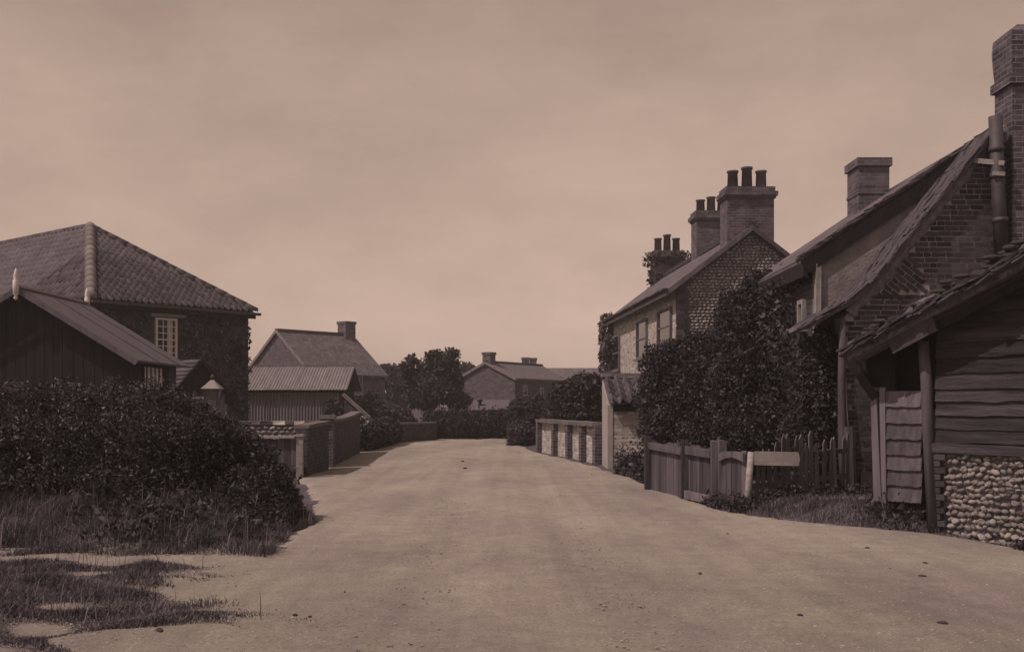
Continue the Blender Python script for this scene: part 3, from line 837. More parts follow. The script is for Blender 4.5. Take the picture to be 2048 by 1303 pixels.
# ------------------------------------------------------------------ left: big hedge
def build_hedge():
    root = thing('hedge', 'large overgrown dark hedge on the bank before the tarred shed', 'hedge', (-5.0, 13.5, 0.2))
    lobes = []
    for x in np.arange(-10.5, -3.9, 0.55):
        top = 1.60 + random.uniform(-.04, .05)
        y = 13.7 + random.uniform(-.15, .15)
        lobes.append((x, y, top - .75, .75, .95, .78)); lobes.append((x, y - .25, .55, .7, 1.0, .65))
    # the end drops towards the road and runs back beside it
    for (x, y, top, r) in ((-4.0, 13.8, 1.48, .6), (-3.72, 14.0, 1.3, .5), (-3.45, 14.1, 1.08, .45), (-3.22, 14.0, .85, .4), (-3.05, 13.9, .6, .36), (-2.9, 13.8, .36, .3), (-3.3, 13.4, .7, .5), (-3.0, 13.3, .4, .36)):
        lobes.append((x, y, top - r, r, r * 1.15, r)); 
        if top > .9: lobes.append((x, y, top * .4, r * 1.05, r * 1.1, top * .42))
    core('dark_core', lobes, 'dark_core', root, 0.8)
    pts = shell(lobes, 170000, 0.84, 1.1, 0.86, 0.05)
    pts = pts[pts[:, 1] < 22]
    leaves('foliage', pts, 0.0175, 'hedge_leaf', root, 0.5)
    # paler leaves over the trimmed top; sunlight there put into their colour
    tw = shell(lobes, 9000, 1.0, 1.14, 0.92, 1.1)
    leaves('sunlit_spray', tw, 0.019, 'ivy_leaf', root, 0.4)
    sprigs('stray_shoots', lobes, 420, .2, .02, 'ivy_leaf', root, .3)
build_hedge()

# ------------------------------------------------------------------ left garden wall line
def build_left_walls():
    # gate post, gate
    Y0 = 22.4; x = X(600, Y0)
    root = thing('garden_gate', 'dark boarded garden gate hung on a pale post beside the hedge end', 'gate', (x, Y0, 0))
    MB().box((x, Y0, Z(872, Y0) / 2), 0.13, 0.13, Z(872, Y0), None, 0.006).build('post', 'pale_wood', root)
    MB().box((x, Y0, Z(872, Y0) + .02), 0.17, 0.17, 0.05).build('post_cap', 'pale_wood', root)
    for i in range(8):
        xx = x - 0.13 - i * 0.13
        MB().box((xx, Y0 + .02 + i * .02, 0.44), 0.12, 0.025, 0.74 + 0.012 * (i % 3), None, .003).build('board', 'fence_wood', root)
    MB().beam(V(x - .08, Y0 - .01, 0.86), V(x - 1.15, Y0 + .16, 0.84), 0.2, 0.05).build('top_rail', 'pale_wood', root)
    # flint wall across the garden
    Y1 = 26.1; x0, x1 = X(478, Y1), X(648, Y1); zt = Z(849, Y1)
    root = thing('flint_garden_wall', 'flint garden wall with pale brick coping behind the boarded gate', 'wall', (x0, Y1, 0))
    MB().box(((x0 + x1) / 2, Y1 + .15, zt / 2), x1 - x0, 0.28, zt).build('wall_core', 'flint_bed', root)
    fm = flint_meshes(5, 6, 4)
    for me in fm: me.materials.append(MATS['flint'])
    z = zt - 0.08
    while z > 0.55:
        xx = x0 + .05
        while xx < x1 - .05:
            r = random.uniform(.045, .065)
            inst('flint', random.choice(fm), Matrix.Translation((xx, Y1 + .015, z)) @ Matrix.Rotation(random.uniform(-.5, .5), 4, 'Y') @ Matrix.Diagonal((r * 1.3, r * .6, r * .85, 1)), root)
            xx += random.uniform(.11, .17)
        z -= 0.095
    me_set = brick_set('pale_wood'); xx = x0; i = 0
    cm = brick_set('cement'); pm = brick_set('white_paint')
    while xx < x1:
        w = random.uniform(.2, .3)
        inst('coping_brick', random.choice(pm if i in (3, 5) else cm), Matrix.Translation((xx + w / 2, Y1 + .15, zt + .04 + random.uniform(0, .012))) @ Matrix.Diagonal((w - .012, .34, .085, 1)), root)
        xx += w; i += 1
    # road-side wall: two bays, piers, gaps between
    def bay(name, label, a, b, za, zb, n=10, sweep=0.0, pier=True):
        a, b = Vector(a), Vector(b); d = (b - a); L = d.length; d.normalize(); nn = V(d.y, -d.x, 0)
        r = thing(name, label, 'wall', (a.x, a.y, 0))
        def zt_(t): return za + (zb - za) * (t ** (1 + sweep))
        pts = [a] + [b] + [V(*(a + (b - a) * t)[:2], zt_(t)) for t in [1 - i / n for i in range(n + 1)]]
        pts = [V(p.x, p.y, p.z) for p in pts]
        MB().prism([p - nn * .12 for p in pts], nn * .24).build('wall_panel', 'brick_shade', r)
        k = max(3, int(L / .34)); cmv = brick_set('cement')
        for i in range(k):
            t = (i + .5) / k; p = a + (b - a) * t
            sl = (zt_(min(1, t + .02)) - zt_(max(0, t - .02))) / (L * .04)
            dd = (d + V(0, 0, sl)).normalized(); up = nn.cross(dd).normalized()
            if up.z < 0: up = -up
            inst('coping_brick', random.choice(cmv), frame(V(p.x, p.y, zt_(t) + .035 + random.uniform(0, .01)), dd, nn, up) @ Matrix.Diagonal((L / k - .012, .32, .075, 1)), r)
        if pier:
            mbp = MB(); mbp.box(V(a.x, a.y, (za + .1) / 2), 0.3, 0.36, za + .1, (nn, d, V(0, 0, 1))); pr = mbp.build('pier', 'brick_wall', r)
            MB().box(V(a.x, a.y, za + .14), 0.38, 0.44, 0.09, (nn, d, V(0, 0, 1))).build('pier_cap', 'cement', pr)
        return r
    bay('brick_road_wall', 'short dark brick wall between the pale gatepost and the first pier', (-4.36, 22.75, 0), (-4.42, 25.75, 0), 1.02, 1.06, pier=False)
    bay('brick_road_wall', 'dark brick roadside wall whose coping sweeps up to its far end', (-4.42, 26.3, 0), (-4.86, 34.2, 0), 1.08, 1.24, sweep=1.2)
    bay('brick_road_wall', 'low brick wall at the road bend below the flowering shrubs', (-4.7, 43.2, 0), (-3.35, 47.0, 0), .72, .72)
    # ramped wall beside the iron shed
    r = thing('ramped_wall', 'sloping wall with pale coping running down from the iron shed corner', 'wall', (-6.3, 41.0, 0))
    Yr = 41.0; pa, pb = P(688, 790, Yr), P(737, 838, Yr)
    MB().prism([V(pa.x, Yr, 0), V(pb.x, Yr, 0), pb, pa], V(0, .25, 0)).build('wall_panel', 'brick_shade', r)
    MB().beam(pa + V(-.05, .1, .04), pb + V(.05, .1, .04), 0.36, 0.11).build('coping', 'cement', r)
    # clipped small hedge beyond the piers, pale flowers on it
    h = thing('low_hedge', 'low dark hedge with pale flowers between the sweeping wall and the bend', 'hedge', (-4.9, 39, 0))
    lob = [(-4.95 + .02 * i + random.uniform(-.05, .05), 35.2 + i * .55, .45, .42, .45, .55) for i in range(14)]
    core('dark_core', lob, 'dark_core', h, .8)
    leaves('foliage', shell(lob, 9000, .85, 1.1, .85, .02), .06, 'hedge_leaf', h)
    fl = shell([(-5.0, 35.6, .95, .3, .35, .22), (-5.0, 36.8, .95, .2, .4, .15), (-4.95, 39.0, .92, .2, .5, .1)], 60, .9, 1.1, .5)
    leaves('flower', fl, .05, 'pale_petal', h, .8)
    # garden shrubs behind the low wall
    g1 = thing('garden_shrub', 'loose grey-green shrub behind the low wall at the bend', 'shrub', (-5.6, 46, 0))
    lob = [(-6.6, 46, .9, .7, .6, .9), (-5.7, 46.5, .8, .8, .6, .8), (-4.9, 47.2, .7, .7, .5, .75), (-6.0, 47, 1.3, .5, .5, .7)]
    core('dark_core', lob, 'dark_core', g1, .7)
    leaves('foliage', shell(lob, 6000, .7, 1.15, .7, .1), .08, 'tree_leaf', g1)
    g2 = thing('garden_shrub', 'small dark bush between the brick house and the low hedge', 'shrub', (-7.1, 44, 0))
    lob = [(-7.1, 44, .8, .5, .5, .75), (-6.7, 44.3, .6, .5, .4, .6), (-7.2, 44.2, 1.3, .3, .3, .45)]
    core('dark_core', lob, 'dark_core', g2, .7)
    leaves('foliage', shell(lob, 3500, .7, 1.15, .7, .05), .08, 'shrub_leaf', g2)
build_left_walls()

# ------------------------------------------------------------------ corrugated iron shed
def corrugated(name, m, parent, p0, u, v, wl_, amp=0.02, per=0.11):
    """corrugated sheet from p0, u along the waves' breadth, v along the corrugations"""
    n_ = int(u.length / per * 6); nn = u.cross(v).normalized(); mb = MB()
    for j in (0, 1):
        for i in range(n_ + 1):
            t = i / n_
            mb.v.append(tuple(p0 + u * t + v * j + nn * (amp * math.sin(2 * math.pi * t * u.length / per))))
    for i in range(n_): mb.f.append((i, i + 1, n_ + 2 + i, n_ + 1 + i))
    return mb.build(name, m, parent, True)
def build_iron_shed():
    Y0 = 44.6; x0, x1 = X(482, Y0), X(694, Y0); ze, zr = 2.12, 3.16; Yr = 46.8
    root = thing('iron_shed', 'long corrugated iron shed with pitched iron roof behind the garden wall', 'shed', (x0, Y0, 0))
    k = 4
    for i in range(k):
        xa = x0 + (x1 - x0) * i / k; w = (x1 - x0) / k
        corrugated('wall_sheet', 'iron_sheet', root, V(xa, Y0 + .12 + .008 * (i % 2), 0), V(w - .35 if i == k - 1 else w, 0, 0), V(0, 0, ze + .1), None, .022, .125)
        corrugated('roof_sheet', 'iron_sheet', root, V(xa, Y0 - .1, ze + .01 * (i % 2)), V(w * 1.01, 0, 0), V(.0, Yr - Y0 + .1, zr - ze + .02), None, .02, .125)
    corrugated('roof_sheet', 'iron_sheet', root, V(x0, 2 * Yr - Y0, ze), V(x1 - x0, 0, 0), V(0, Y0 - Yr, zr - ze), None, .02, .125)
    MB().poly([V(x1 - .36, Y0 + .15, 0), V(x1 - .36, 2 * Yr - Y0, 0), V(x1 - .36, 2 * Yr - Y0, ze), V(x1 - .36, Yr, zr - .04), V(x1 - .36, Y0 + .15, ze)]).build('end_wall', 'tarred_wood', root)
    MB().poly([V(x0, Y0 + .15, 0), V(x0, 2 * Yr - Y0, 0), V(x0, 2 * Yr - Y0, ze), V(x0, Yr, zr - .04), V(x0, Y0 + .15, ze)]).build('end_wall', 'iron_sheet', root)
    MB().beam(V(x0, Yr, zr + .03), V(x1, Yr, zr + .03), 0.2, 0.06).build('ridge_cap', 'iron_sheet', root)
    MB().beam(V(x0, Y0 + .05, ze - .03), V(x1 - .1, Y0 + .05, ze - .03), 0.06, 0.12).build('eaves_board', 'tarred_wood', root)
    MB().box((x1 - .15, Y0 + .5, 1.0), .1, .1, 2.1).build('corner_post', 'tarred_wood', root)
build_iron_shed()

# ------------------------------------------------------------------ simple gabled houses at the back
def gabled_house(name, label, K, b, gw, fl, ze, zr, wallm, roofm, gablem=None, base=0.0, oh=0.2):
    """K: near corner; gable runs left-back, long front runs right-back"""
    g = V(-math.cos(b), math.sin(b), 0); f = V(math.sin(b), math.cos(b), 0); K = V(K[0], K[1], base)
    root = thing(name, label, 'house', K)
    z = lambda p, h: V(p.x, p.y, h)
    A, B, C, D = K, K + g * gw, K + g * gw + f * fl, K + f * fl
    M1, M2 = K + g * (gw / 2), K + g * (gw / 2) + f * fl
    MB().poly([A, B, z(B, ze), z(M1, zr - .05), z(A, ze)]).build('gable_wall', gablem or wallm, root)
    w = MB(); w.poly([D, A, z(A, ze), z(D, ze)]); w.poly([B, C, z(C, ze), z(B, ze)]); w.poly([C, D, z(D, ze), z(M2, zr - .05), z(C, ze)])
    wall = w.build('wall', wallm, root)
    sl = (zr - ze) / (gw / 2)
    for sgn, nm in ((-1, 'a'), (1, 'b')):
        e1 = M1 + g * (sgn * (gw / 2 + oh)) - f * .12; e2 = M2 + g * (sgn * (gw / 2 + oh)) + f * .12
        h = zr - sl * (gw / 2 + oh)
        q = [z(M1 - f * .12, zr), z(M2 + f * .12, zr), z(e2, h), z(e1, h)]
        MB().prism(q, V(0, 0, .1)).build('roof_slope', roofm, root)
        MB().beam(z(M1 - f * .13, zr + .03), z(e1 - f * .01, h + .03), .05, .16).build('verge_board', 'cement', root)
    MB().beam(z(M1 - f * .1, zr + .12), z(M2 + f * .1, zr + .12), .24, .12).build('ridge_cap', 'plain_tile', root)
    return root, g, f, K, wall
r, g, f, K, w = gabled_house('brick_house', 'brick house with tiled gable roof rising behind the iron shed', (-11.35, 62.0), math.radians(40), 6.0, 5.7, 3.34, 5.78, 'brick_wall', 'tile_roof', 'brick_wall', 0.0)
c = K + g * 3.0 + f * 5.3
chimney(r, (c.x, c.y), 0.8, 0.75, 5.0, Z(645, c.y), rot=math.radians(50), pots=0, cap='band')
nf_ = V(math.cos(math.radians(40)), -math.sin(math.radians(40)), 0)
window(r, K, nf_, 709, 724, 752, 788, 2, 2, 'grey_paint')
# lower wing so the right wall reads as in the photograph
r2, g2, f2, K2, w2 = gabled_house('terraced_cottage', 'low slate-roofed cottage at the road end with square end chimney', (X(1030, 70), 70.0), math.radians(30), 4.3, 7.4, 3.2, 4.22, 'brick_shade', 'slate_roof', 'brick_wall', 0.0, .15)  # front in the shade-toned brick, lit gable in the lighter copy
c = K2 + g2 * 2.15 + f2 * .35
chimney(r2, (c.x, c.y), .62, .62, 3.8, Z(706, c.y), rot=math.radians(-30) + math.pi / 2, pots=0, cap='band')
nf2 = V(math.cos(math.radians(30)), -math.sin(math.radians(30)), 0)
window(r2, K2, nf2, 1045, 1054, 770, 790, 1, 2, 'grey_paint')
window(r2, K2, nf2, 1078, 1086, 775, 792, 1, 2, 'grey_paint')
# further long house
Yh = 82.0; xa, xb = X(1062, Yh), X(1260, Yh)
r3 = thing('long_cottage', 'long low cottage behind the end-chimney cottage with twin stack', 'house', (xa, Yh, 0))
MB().box(((xa + xb) / 2, Yh + 2, 1.5), xb - xa, 3.6, 3.0).build('wall', 'brick_shade', r3)
zr_ = Z(738, Yh + 2); ze_ = Z(772, Yh)
for s in (-1, 1):
    MB().prism([V(xa, Yh + 2, zr_), V(xb, Yh + 2, zr_), V(xb, Yh + 2 + s * 2.1, ze_), V(xa, Yh + 2 + s * 2.1, ze_)], V(0, 0, .1)).build('roof_slope', 'slate_roof', r3)
for xx in (xa, xb): MB().poly([V(xx, Yh + .2, 2.9), V(xx, Yh + 3.8, 2.9), V(xx, Yh + 2, zr_)]).build('gable', 'brick_shade', r3)
chimney(r3, (X(1051, Yh + 1.4), Yh + 1.4), .55, .6, 2.8, Z(716, Yh + 1.4), pots=0, cap='band', name='chimney')
chimney(r3, (X(1066, Yh + 2.6), Yh + 2.6), .55, .6, 2.8, Z(717, Yh + 2.6), pots=0, cap='band', name='chimney')
# low outhouse before the cottages
Yo = 57.0; xa, xb = X(945, Yo), X(1022, Yo)
r4 = thing('low_outhouse', 'low tin-roofed outhouse with stovepipe before the end-chimney cottage', 'outhouse', (xa, Yo, 0))
MB().box(((xa + xb) / 2, Yo + .9, .62), xb - xa - .1, 1.7, 1.15).build('wall', 'brick_shade', r4)
MB().prism([V(xa - .1, Yo - .1, Z(822, Yo)), V(xb + .1, Yo - .1, Z(820, Yo)), V(xb + .1, Yo + 2, Z(801, Yo + 2)), V(xa - .1, Yo + 2, Z(801, Yo + 2))], V(0, 0, .06)).build('roof', 'felt', r4)
pc = V(X(960, Yo + .8), Yo + .8, 1.25)
MB().tube([pc, pc + V(0, 0, .45), pc + V(0, 0, .45), pc + V(0, 0, .62)], [.09, .09, .16, .14], 10).build('stovepipe', 'iron_dark', r4, True)

# ------------------------------------------------------------------ trees
def build_tree(name, label, base, trunk_h, lobes, n, leaf, m='tree_leaf', tr=.12, limbs=6, group=None):
    root = thing(name, label, 'tree', base, group)
    b = Vector(base); mb = MB()
    mb.tube([b, b + V(.04, 0, trunk_h * .5), b + V(-.03, .02, trunk_h)], [tr, tr * .8, tr * .6], 8, True, .1)
    mb.build('trunk', 'bark', root, True)
    for i in range(limbs):
        l = lobes[i % len(lobes)]
        e = V(l[0] + random.uniform(-.3, .3) * l[3], l[1] + random.uniform(-.3, .3) * l[4], l[2] + random.uniform(-.2, .5) * l[5])
        s = b + V(0, 0, trunk_h * random.uniform(.7, 1.0)); mid = (s + e) / 2 + V(0, 0, -.1 * l[5])
        MB().tube([s, mid, e], [tr * .5, tr * .3, tr * .08], 6).build('limb', 'bark', root, True)
    k = int(n * .75)
    pts = np.concatenate([shell(lobes, k, .55, 1.22, .6), shell(lobes, n - k, .2, .7, .1)])
    leaves('crown', pts, leaf, m, root, .55)
    return root
Yt = 53.0
def lob(px, py, rx, rz, Y=Yt, dy=0.0, ry=None):
    p = P(px, py, Y + dy); s = (Y + dy) / F_PX
    return (p.x, p.y, p.z, rx * s, (ry or rx) * s, rz * s)
build_tree('garden_tree', 'round leafy tree standing behind the dark hedge at the road end', (X(866, Yt), Yt, 0), 1.6,
           [lob(885, 732, 28, 28), lob(852, 746, 28, 26, dy=.5), lob(832, 772, 24, 28), lob(868, 778, 40, 32, dy=-.4), lob(903, 768, 24, 32), lob(812, 745, 14, 24), lob(915, 800, 26, 16), lob(840, 800, 34, 18), lob(823, 722, 10, 14), lob(905, 708, 16, 12), lob(868, 712, 16, 12)] + [lob(random.uniform(808, 928), random.uniform(715, 812), random.uniform(8, 15), random.uniform(8, 14), dy=random.uniform(-.8, .8)) for _ in range(14)], 13500, .08)
build_tree('distant_tree', 'thin far tree seen past the corner of the brick house', (X(783, 75), 75, 0), 2.2,
           [lob(782, 752, 22, 22, 75), lob(792, 775, 24, 24, 75), lob(775, 740, 14, 10, 75), lob(790, 805, 24, 24, 75)], 2600, .16, limbs=4)
build_tree('distant_tree', 'far dark treetop showing over the cottage gable beside the round tree', (X(930, 90), 90, 0), 2.5,
           [lob(925, 752, 26, 26, 90), lob(938, 768, 22, 20, 90), lob(915, 770, 24, 30, 90)], 2600, .18, limbs=4)
build_tree('orchard_tree', 'low bushy tree behind the panelled garden wall', (X(1150, 37), 37, 0), 1.0,
           [lob(1125, 800, 24, 34, 37), lob(1160, 790, 34, 36, 37), lob(1185, 800, 26, 40, 37), lob(1150, 770, 20, 14, 37), lob(1185, 762, 16, 14, 37), lob(1150, 825, 50, 24, 37)], 15000, .06, 'shrub_leaf')
def bushy(name, label, cat, lobes, n, leaf, m, base, corem='dark_core', cf=.72, lo=.8, hi=1.1):
    root = thing(name, label, cat, base)
    core('dark_core', lobes, corem, root, cf)
    leaves('foliage', shell(lobes, n, lo, hi, .8, .02), leaf, m, root)
    sprigs('stray_shoots', lobes, max(20, n // 160), leaf * 9, leaf * .95, m, root)
    return root
# clipped dark hedge across the road end, rounded bush at the bend
lobes = [(x, 48.6 + random.uniform(-.1, .1), .62, .4, .55, .62 + random.uniform(-.03, .05)) for x in np.arange(-3.6, .3, .33)]
bushy('end_hedge', 'clipped dark hedge closing the end of the road', 'hedge', lobes, 22000, .04, 'hedge_leaf', (-1.6, 48.6, 0), cf=.85, lo=.88, hi=1.06)
lobes = [lob(1045, 835, 30, 38, 41), lob(1075, 830, 28, 36, 40.4), lob(1060, 865, 40, 32, 40.6), lob(1098, 835, 18, 30, 40.0), lob(1035, 860, 20, 30, 41), lob(1060, 812, 36, 16, 40.7), lob(1040, 885, 24, 16, 40.5)]
bushy('rounded_bush', 'rounded clipped bush at the bend beside the panelled wall', 'bush', lobes, 20000, .04, 'tree_leaf', (X(1060, 40.6), 40.6, 0), cf=.85, lo=.88, hi=1.08)

# ------------------------------------------------------------------ right: panelled garden wall
def build_panel_wall():
    a, b = V(2.18, 27.5, 0), V(.92, 34.9, 0); d = (b - a); L = d.length; d.normalize(); nn = V(-d.y, d.x, 0)
    root = thing('panelled_wall', 'sunlit brick garden wall with piers and coping beside the pantiled outhouse', 'wall', a)
    zt = .96
    piers = [0.0, .2, .42, .68, 1.0]
    for i in range(4):
        p, q = a + d * (L * piers[i] + .16), a + d * (L * piers[i + 1] - .16)
        MB().prism([V(p.x, p.y, 0), V(q.x, q.y, 0), V(q.x, q.y, zt), V(p.x, p.y, zt)], -nn * .2).build('wall_panel', 'white_brick', root)
    for t in piers:
        p = a + d * (L * t)
        MB().box(V(p.x, p.y, zt / 2) - nn * .07, .3, .42, zt, (d, nn, V(0, 0, 1))).build('pier', 'brick_wall', root)
    k = 22; cm = brick_set('cement')
    for i in range(k):
        p = a + d * (L * (i + .5) / k) - nn * .07
        inst('coping_stone', random.choice(cm), frame(V(p.x, p.y, zt + .05 + random.uniform(0, .01)), d, nn, V(0, 0, 1)) @ Matrix.Diagonal((L / k - .01, .5, .1, 1)), root)
build_panel_wall()

# ------------------------------------------------------------------ right: pantiled outhouse
def build_outhouse():
    x0, x1, Y0, Y1 = 2.24, 3.75, 25.7, 27.3; ze, zr = 1.55, 2.16
    root = thing('outhouse', 'small pantile-roofed outhouse with pale end wall at the roadside', 'outhouse', (x0, Y0, 0))
    MB().prism([V(x0, Y0, 0), V(x0, Y1, 0), V(x0, Y1, zr - .04), V(x0, Y0, ze - .04)], V(.12, 0, 0)).build('end_wall', 'pale_plaster', root)
    w = MB(); w.box(((x0 + x1) / 2 + .06, Y0 + .1, ze / 2 - .03), x1 - x0 - .12, .16, ze - .06); w.box((x1 - .06, (Y0 + Y1) / 2, ze / 2), .12, 1.4, ze); w.box(((x0 + x1) / 2 + .06, Y1 - .06, zr / 2 - .05), x1 - x0 - .12, .12, zr - .1)
    w.build('wall', 'white_brick', root)
    MB().beam(V(x0 + .14, Y0 - .02, ze - .12), V(x1, Y0 - .02, ze - .12), .1, .14).build('lintel', 'tarred_wood', root)
    rf = MB().prism([V(x0 + .02, Y0 - .15, ze - .02), V(x1, Y0 - .15, ze - .02), V(x1, Y1, zr), V(x0 + .02, Y1, zr)], V(0, 0, .03)).build('roof', 'pantile', root)
    u = V(1, 0, 0); vd = V(0, Y1 - Y0 + .15, zr - ze + .02); vl = vd.length; vd.normalize(); nrm = u.cross(vd)
    st = []
    tile_plane(rf, V(x0 + .05, Y0 - .22, ze - .02), u, vd, nrm, [(0, 0), (x1 - x0, 0), (x1 - x0, vl), (0, vl)], .235, .42, 'pantile', 99, st, .06)
    place_tiles(rf, st, 200, 'pantile')
    MB().beam(V(x0 - .03, Y1, zr + .09), V(x1, Y1, zr + .09), .26, .09).build('ridge_coping', 'cement', rf)
build_outhouse()

# ------------------------------------------------------------------ right: flint terrace with chimney pots
def build_terrace():
    N, Fp = V(4.9, 32.7, 0), V(4.06, 46.6, 0)
    d = (Fp - N); L = d.length; d.normalize(); g = V(d.y, -d.x, 0)            # g: gable runs to the right
    gw = 4.5; ze, zr = 5.05, 6.75
    root = thing('terrace_house', 'flint-gabled terrace with tall chimney stacks beyond the shrubs', 'house', N)
    z = lambda p, h: V(p.x, p.y, h)
    A, B, C, D = N, N + d * L, N + d * L + g * gw, N + g * gw
    M1, M2 = N + g * (gw / 2), N + g * (gw / 2) + d * L
    MB().poly([B, A, z(A, ze), z(B, ze)]).build('front_wall', 'white_brick', root)
    gwall = MB().poly([A, D, z(D, ze), z(M1, zr), z(A, ze)]).build('gable_wall', 'flint_bed', root)
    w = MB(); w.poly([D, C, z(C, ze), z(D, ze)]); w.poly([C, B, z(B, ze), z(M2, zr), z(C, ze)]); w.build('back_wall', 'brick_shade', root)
    def ok(s, zz):
        top = ze + (zr - ze) * (1 - abs(s - gw / 2) / (gw / 2)) - .12
        return zz < top and s > .36
    joined_flints('flint_courses', gwall, A, g, -d, gw - .05, 1.6, zr, .095, ok)
    # brick quoins at the near corner
    me = brick_set('dark_brick'); i = 0; zz = 1.2
    while zz < ze - .1:
        w_ = .34 if i % 2 else .24
        c = A + g * (w_ / 2 - .01) - d * .02
        inst('quoin_brick', random.choice(me), frame(z(c, zz + .075), g, d, V(0, 0, 1)) @ Matrix.Diagonal((w_, .1, .14, 1)), gwall)
        zz += .15; i += 1
    sl = (zr - ze) / (gw / 2); oh = .28
    for sgn in (-1, 1):
        e1 = M1 + g * (sgn * (gw / 2 + oh)) - d * .18; e2 = M2 + g * (sgn * (gw / 2 + oh)) + d * .18; h = zr - sl * (gw / 2 + oh)
        r = MB().prism([z(M1 - d * .18, zr), z(M2 + d * .18, zr), z(e2, h), z(e1, h)], V(0, 0, .12)).build('roof_slope', 'tile_roof', root)
        MB().beam(z(M1 - d * .2, zr + .02), z(e1 - d * .02, h + .02), .05, .12).build('verge_board', 'fence_wood', r)
        if sgn < 0:
            # uneven course of tile ends along the eaves and verge
            k = 46; tm = brick_set('plain_tile')
            for i in range(k):
                p = e1 + (e2 - e1) * ((i + .5) / k)
                inst('eaves_tile', random.choice(tm), frame(z(p, h + .1 + random.uniform(0, .02)) - g * .03, d, g, V(0, 0, 1)) @ Matrix.Diagonal((L / k - .02, .25, .04, 1)), r)
            MB().beam(z(e1 - g * .02, h - .04), z(e2 - g * .02, h - .04), .1, .1).build('gutter', 'iron_dark', r)
    MB().beam(z(M1 - d * .15, zr + .14), z(M2 + d * .15, zr + .14), .26, .14).build('ridge_cap', 'plain_tile', root)
    rot = math.atan2(g.y, g.x)
    c1 = N + g * 2.25 + d * .45
    chimney(root, (c1.x, c1.y), 1.42, .85, 5.9, Z(384, c1.y), rot=rot, pots=3, pot_h=.58, pot_r=.155)
    c2 = P(1422, 500, 39.5)
    chimney(root, (c2.x, c2.y), 1.25, .85, 5.9, Z(430, c2.y), rot=rot, pots=3, pot_h=.5, pot_r=.15)
    c3 = P(1334, 560, 46.0)
    st3 = chimney(root, (c3.x, c3.y), 1.25, .85, 5.6, Z(508, c3.y), rot=rot, pots=3, pot_h=.62, pot_r=.15)
    lobes = [(c3.x + o, c3.y + q, zz, .42, .4, .34) for o in (-.6, .1, .62) for q in (-.3,) for zz in (7.55,)] + [(c3.x + o, c3.y - .3, zz, .3, .25, .4) for o in (-.55, .5) for zz in (6.2, 6.8)]
    stuff(leaves('chimney_ivy', shell(lobes, 1700, .7, 1.15, .7), .06, 'hedge_leaf', st3))
    nn = -g
    for (a, b, c, dd) in ((1318, 1345, 618, 690), (1276, 1296, 640, 716), (1222, 1241, 672, 742)):
        window(root, N, nn, a, b, c, dd, 1, 2, 'old_wood', True, 'glass', .03, .04)
    # lower storey openings hidden mostly by the shrubs
    window_at(root, N + d * 2.0, N + d * 3.0, 1.0, 2.3, nn, 2, 2, 'grey_paint', True, 'glass')
    # ivy on the far corner
    lobes = [(B.x - .1, B.y - .8, zz, .3, .9, .5) for zz in (2.2, 2.9, 3.6, 4.3, 4.8)]
    stuff(leaves('wall_ivy', shell(lobes, 2500, .85, 1.1, .8), .08, 'ivy_leaf', root))
build_terrace()

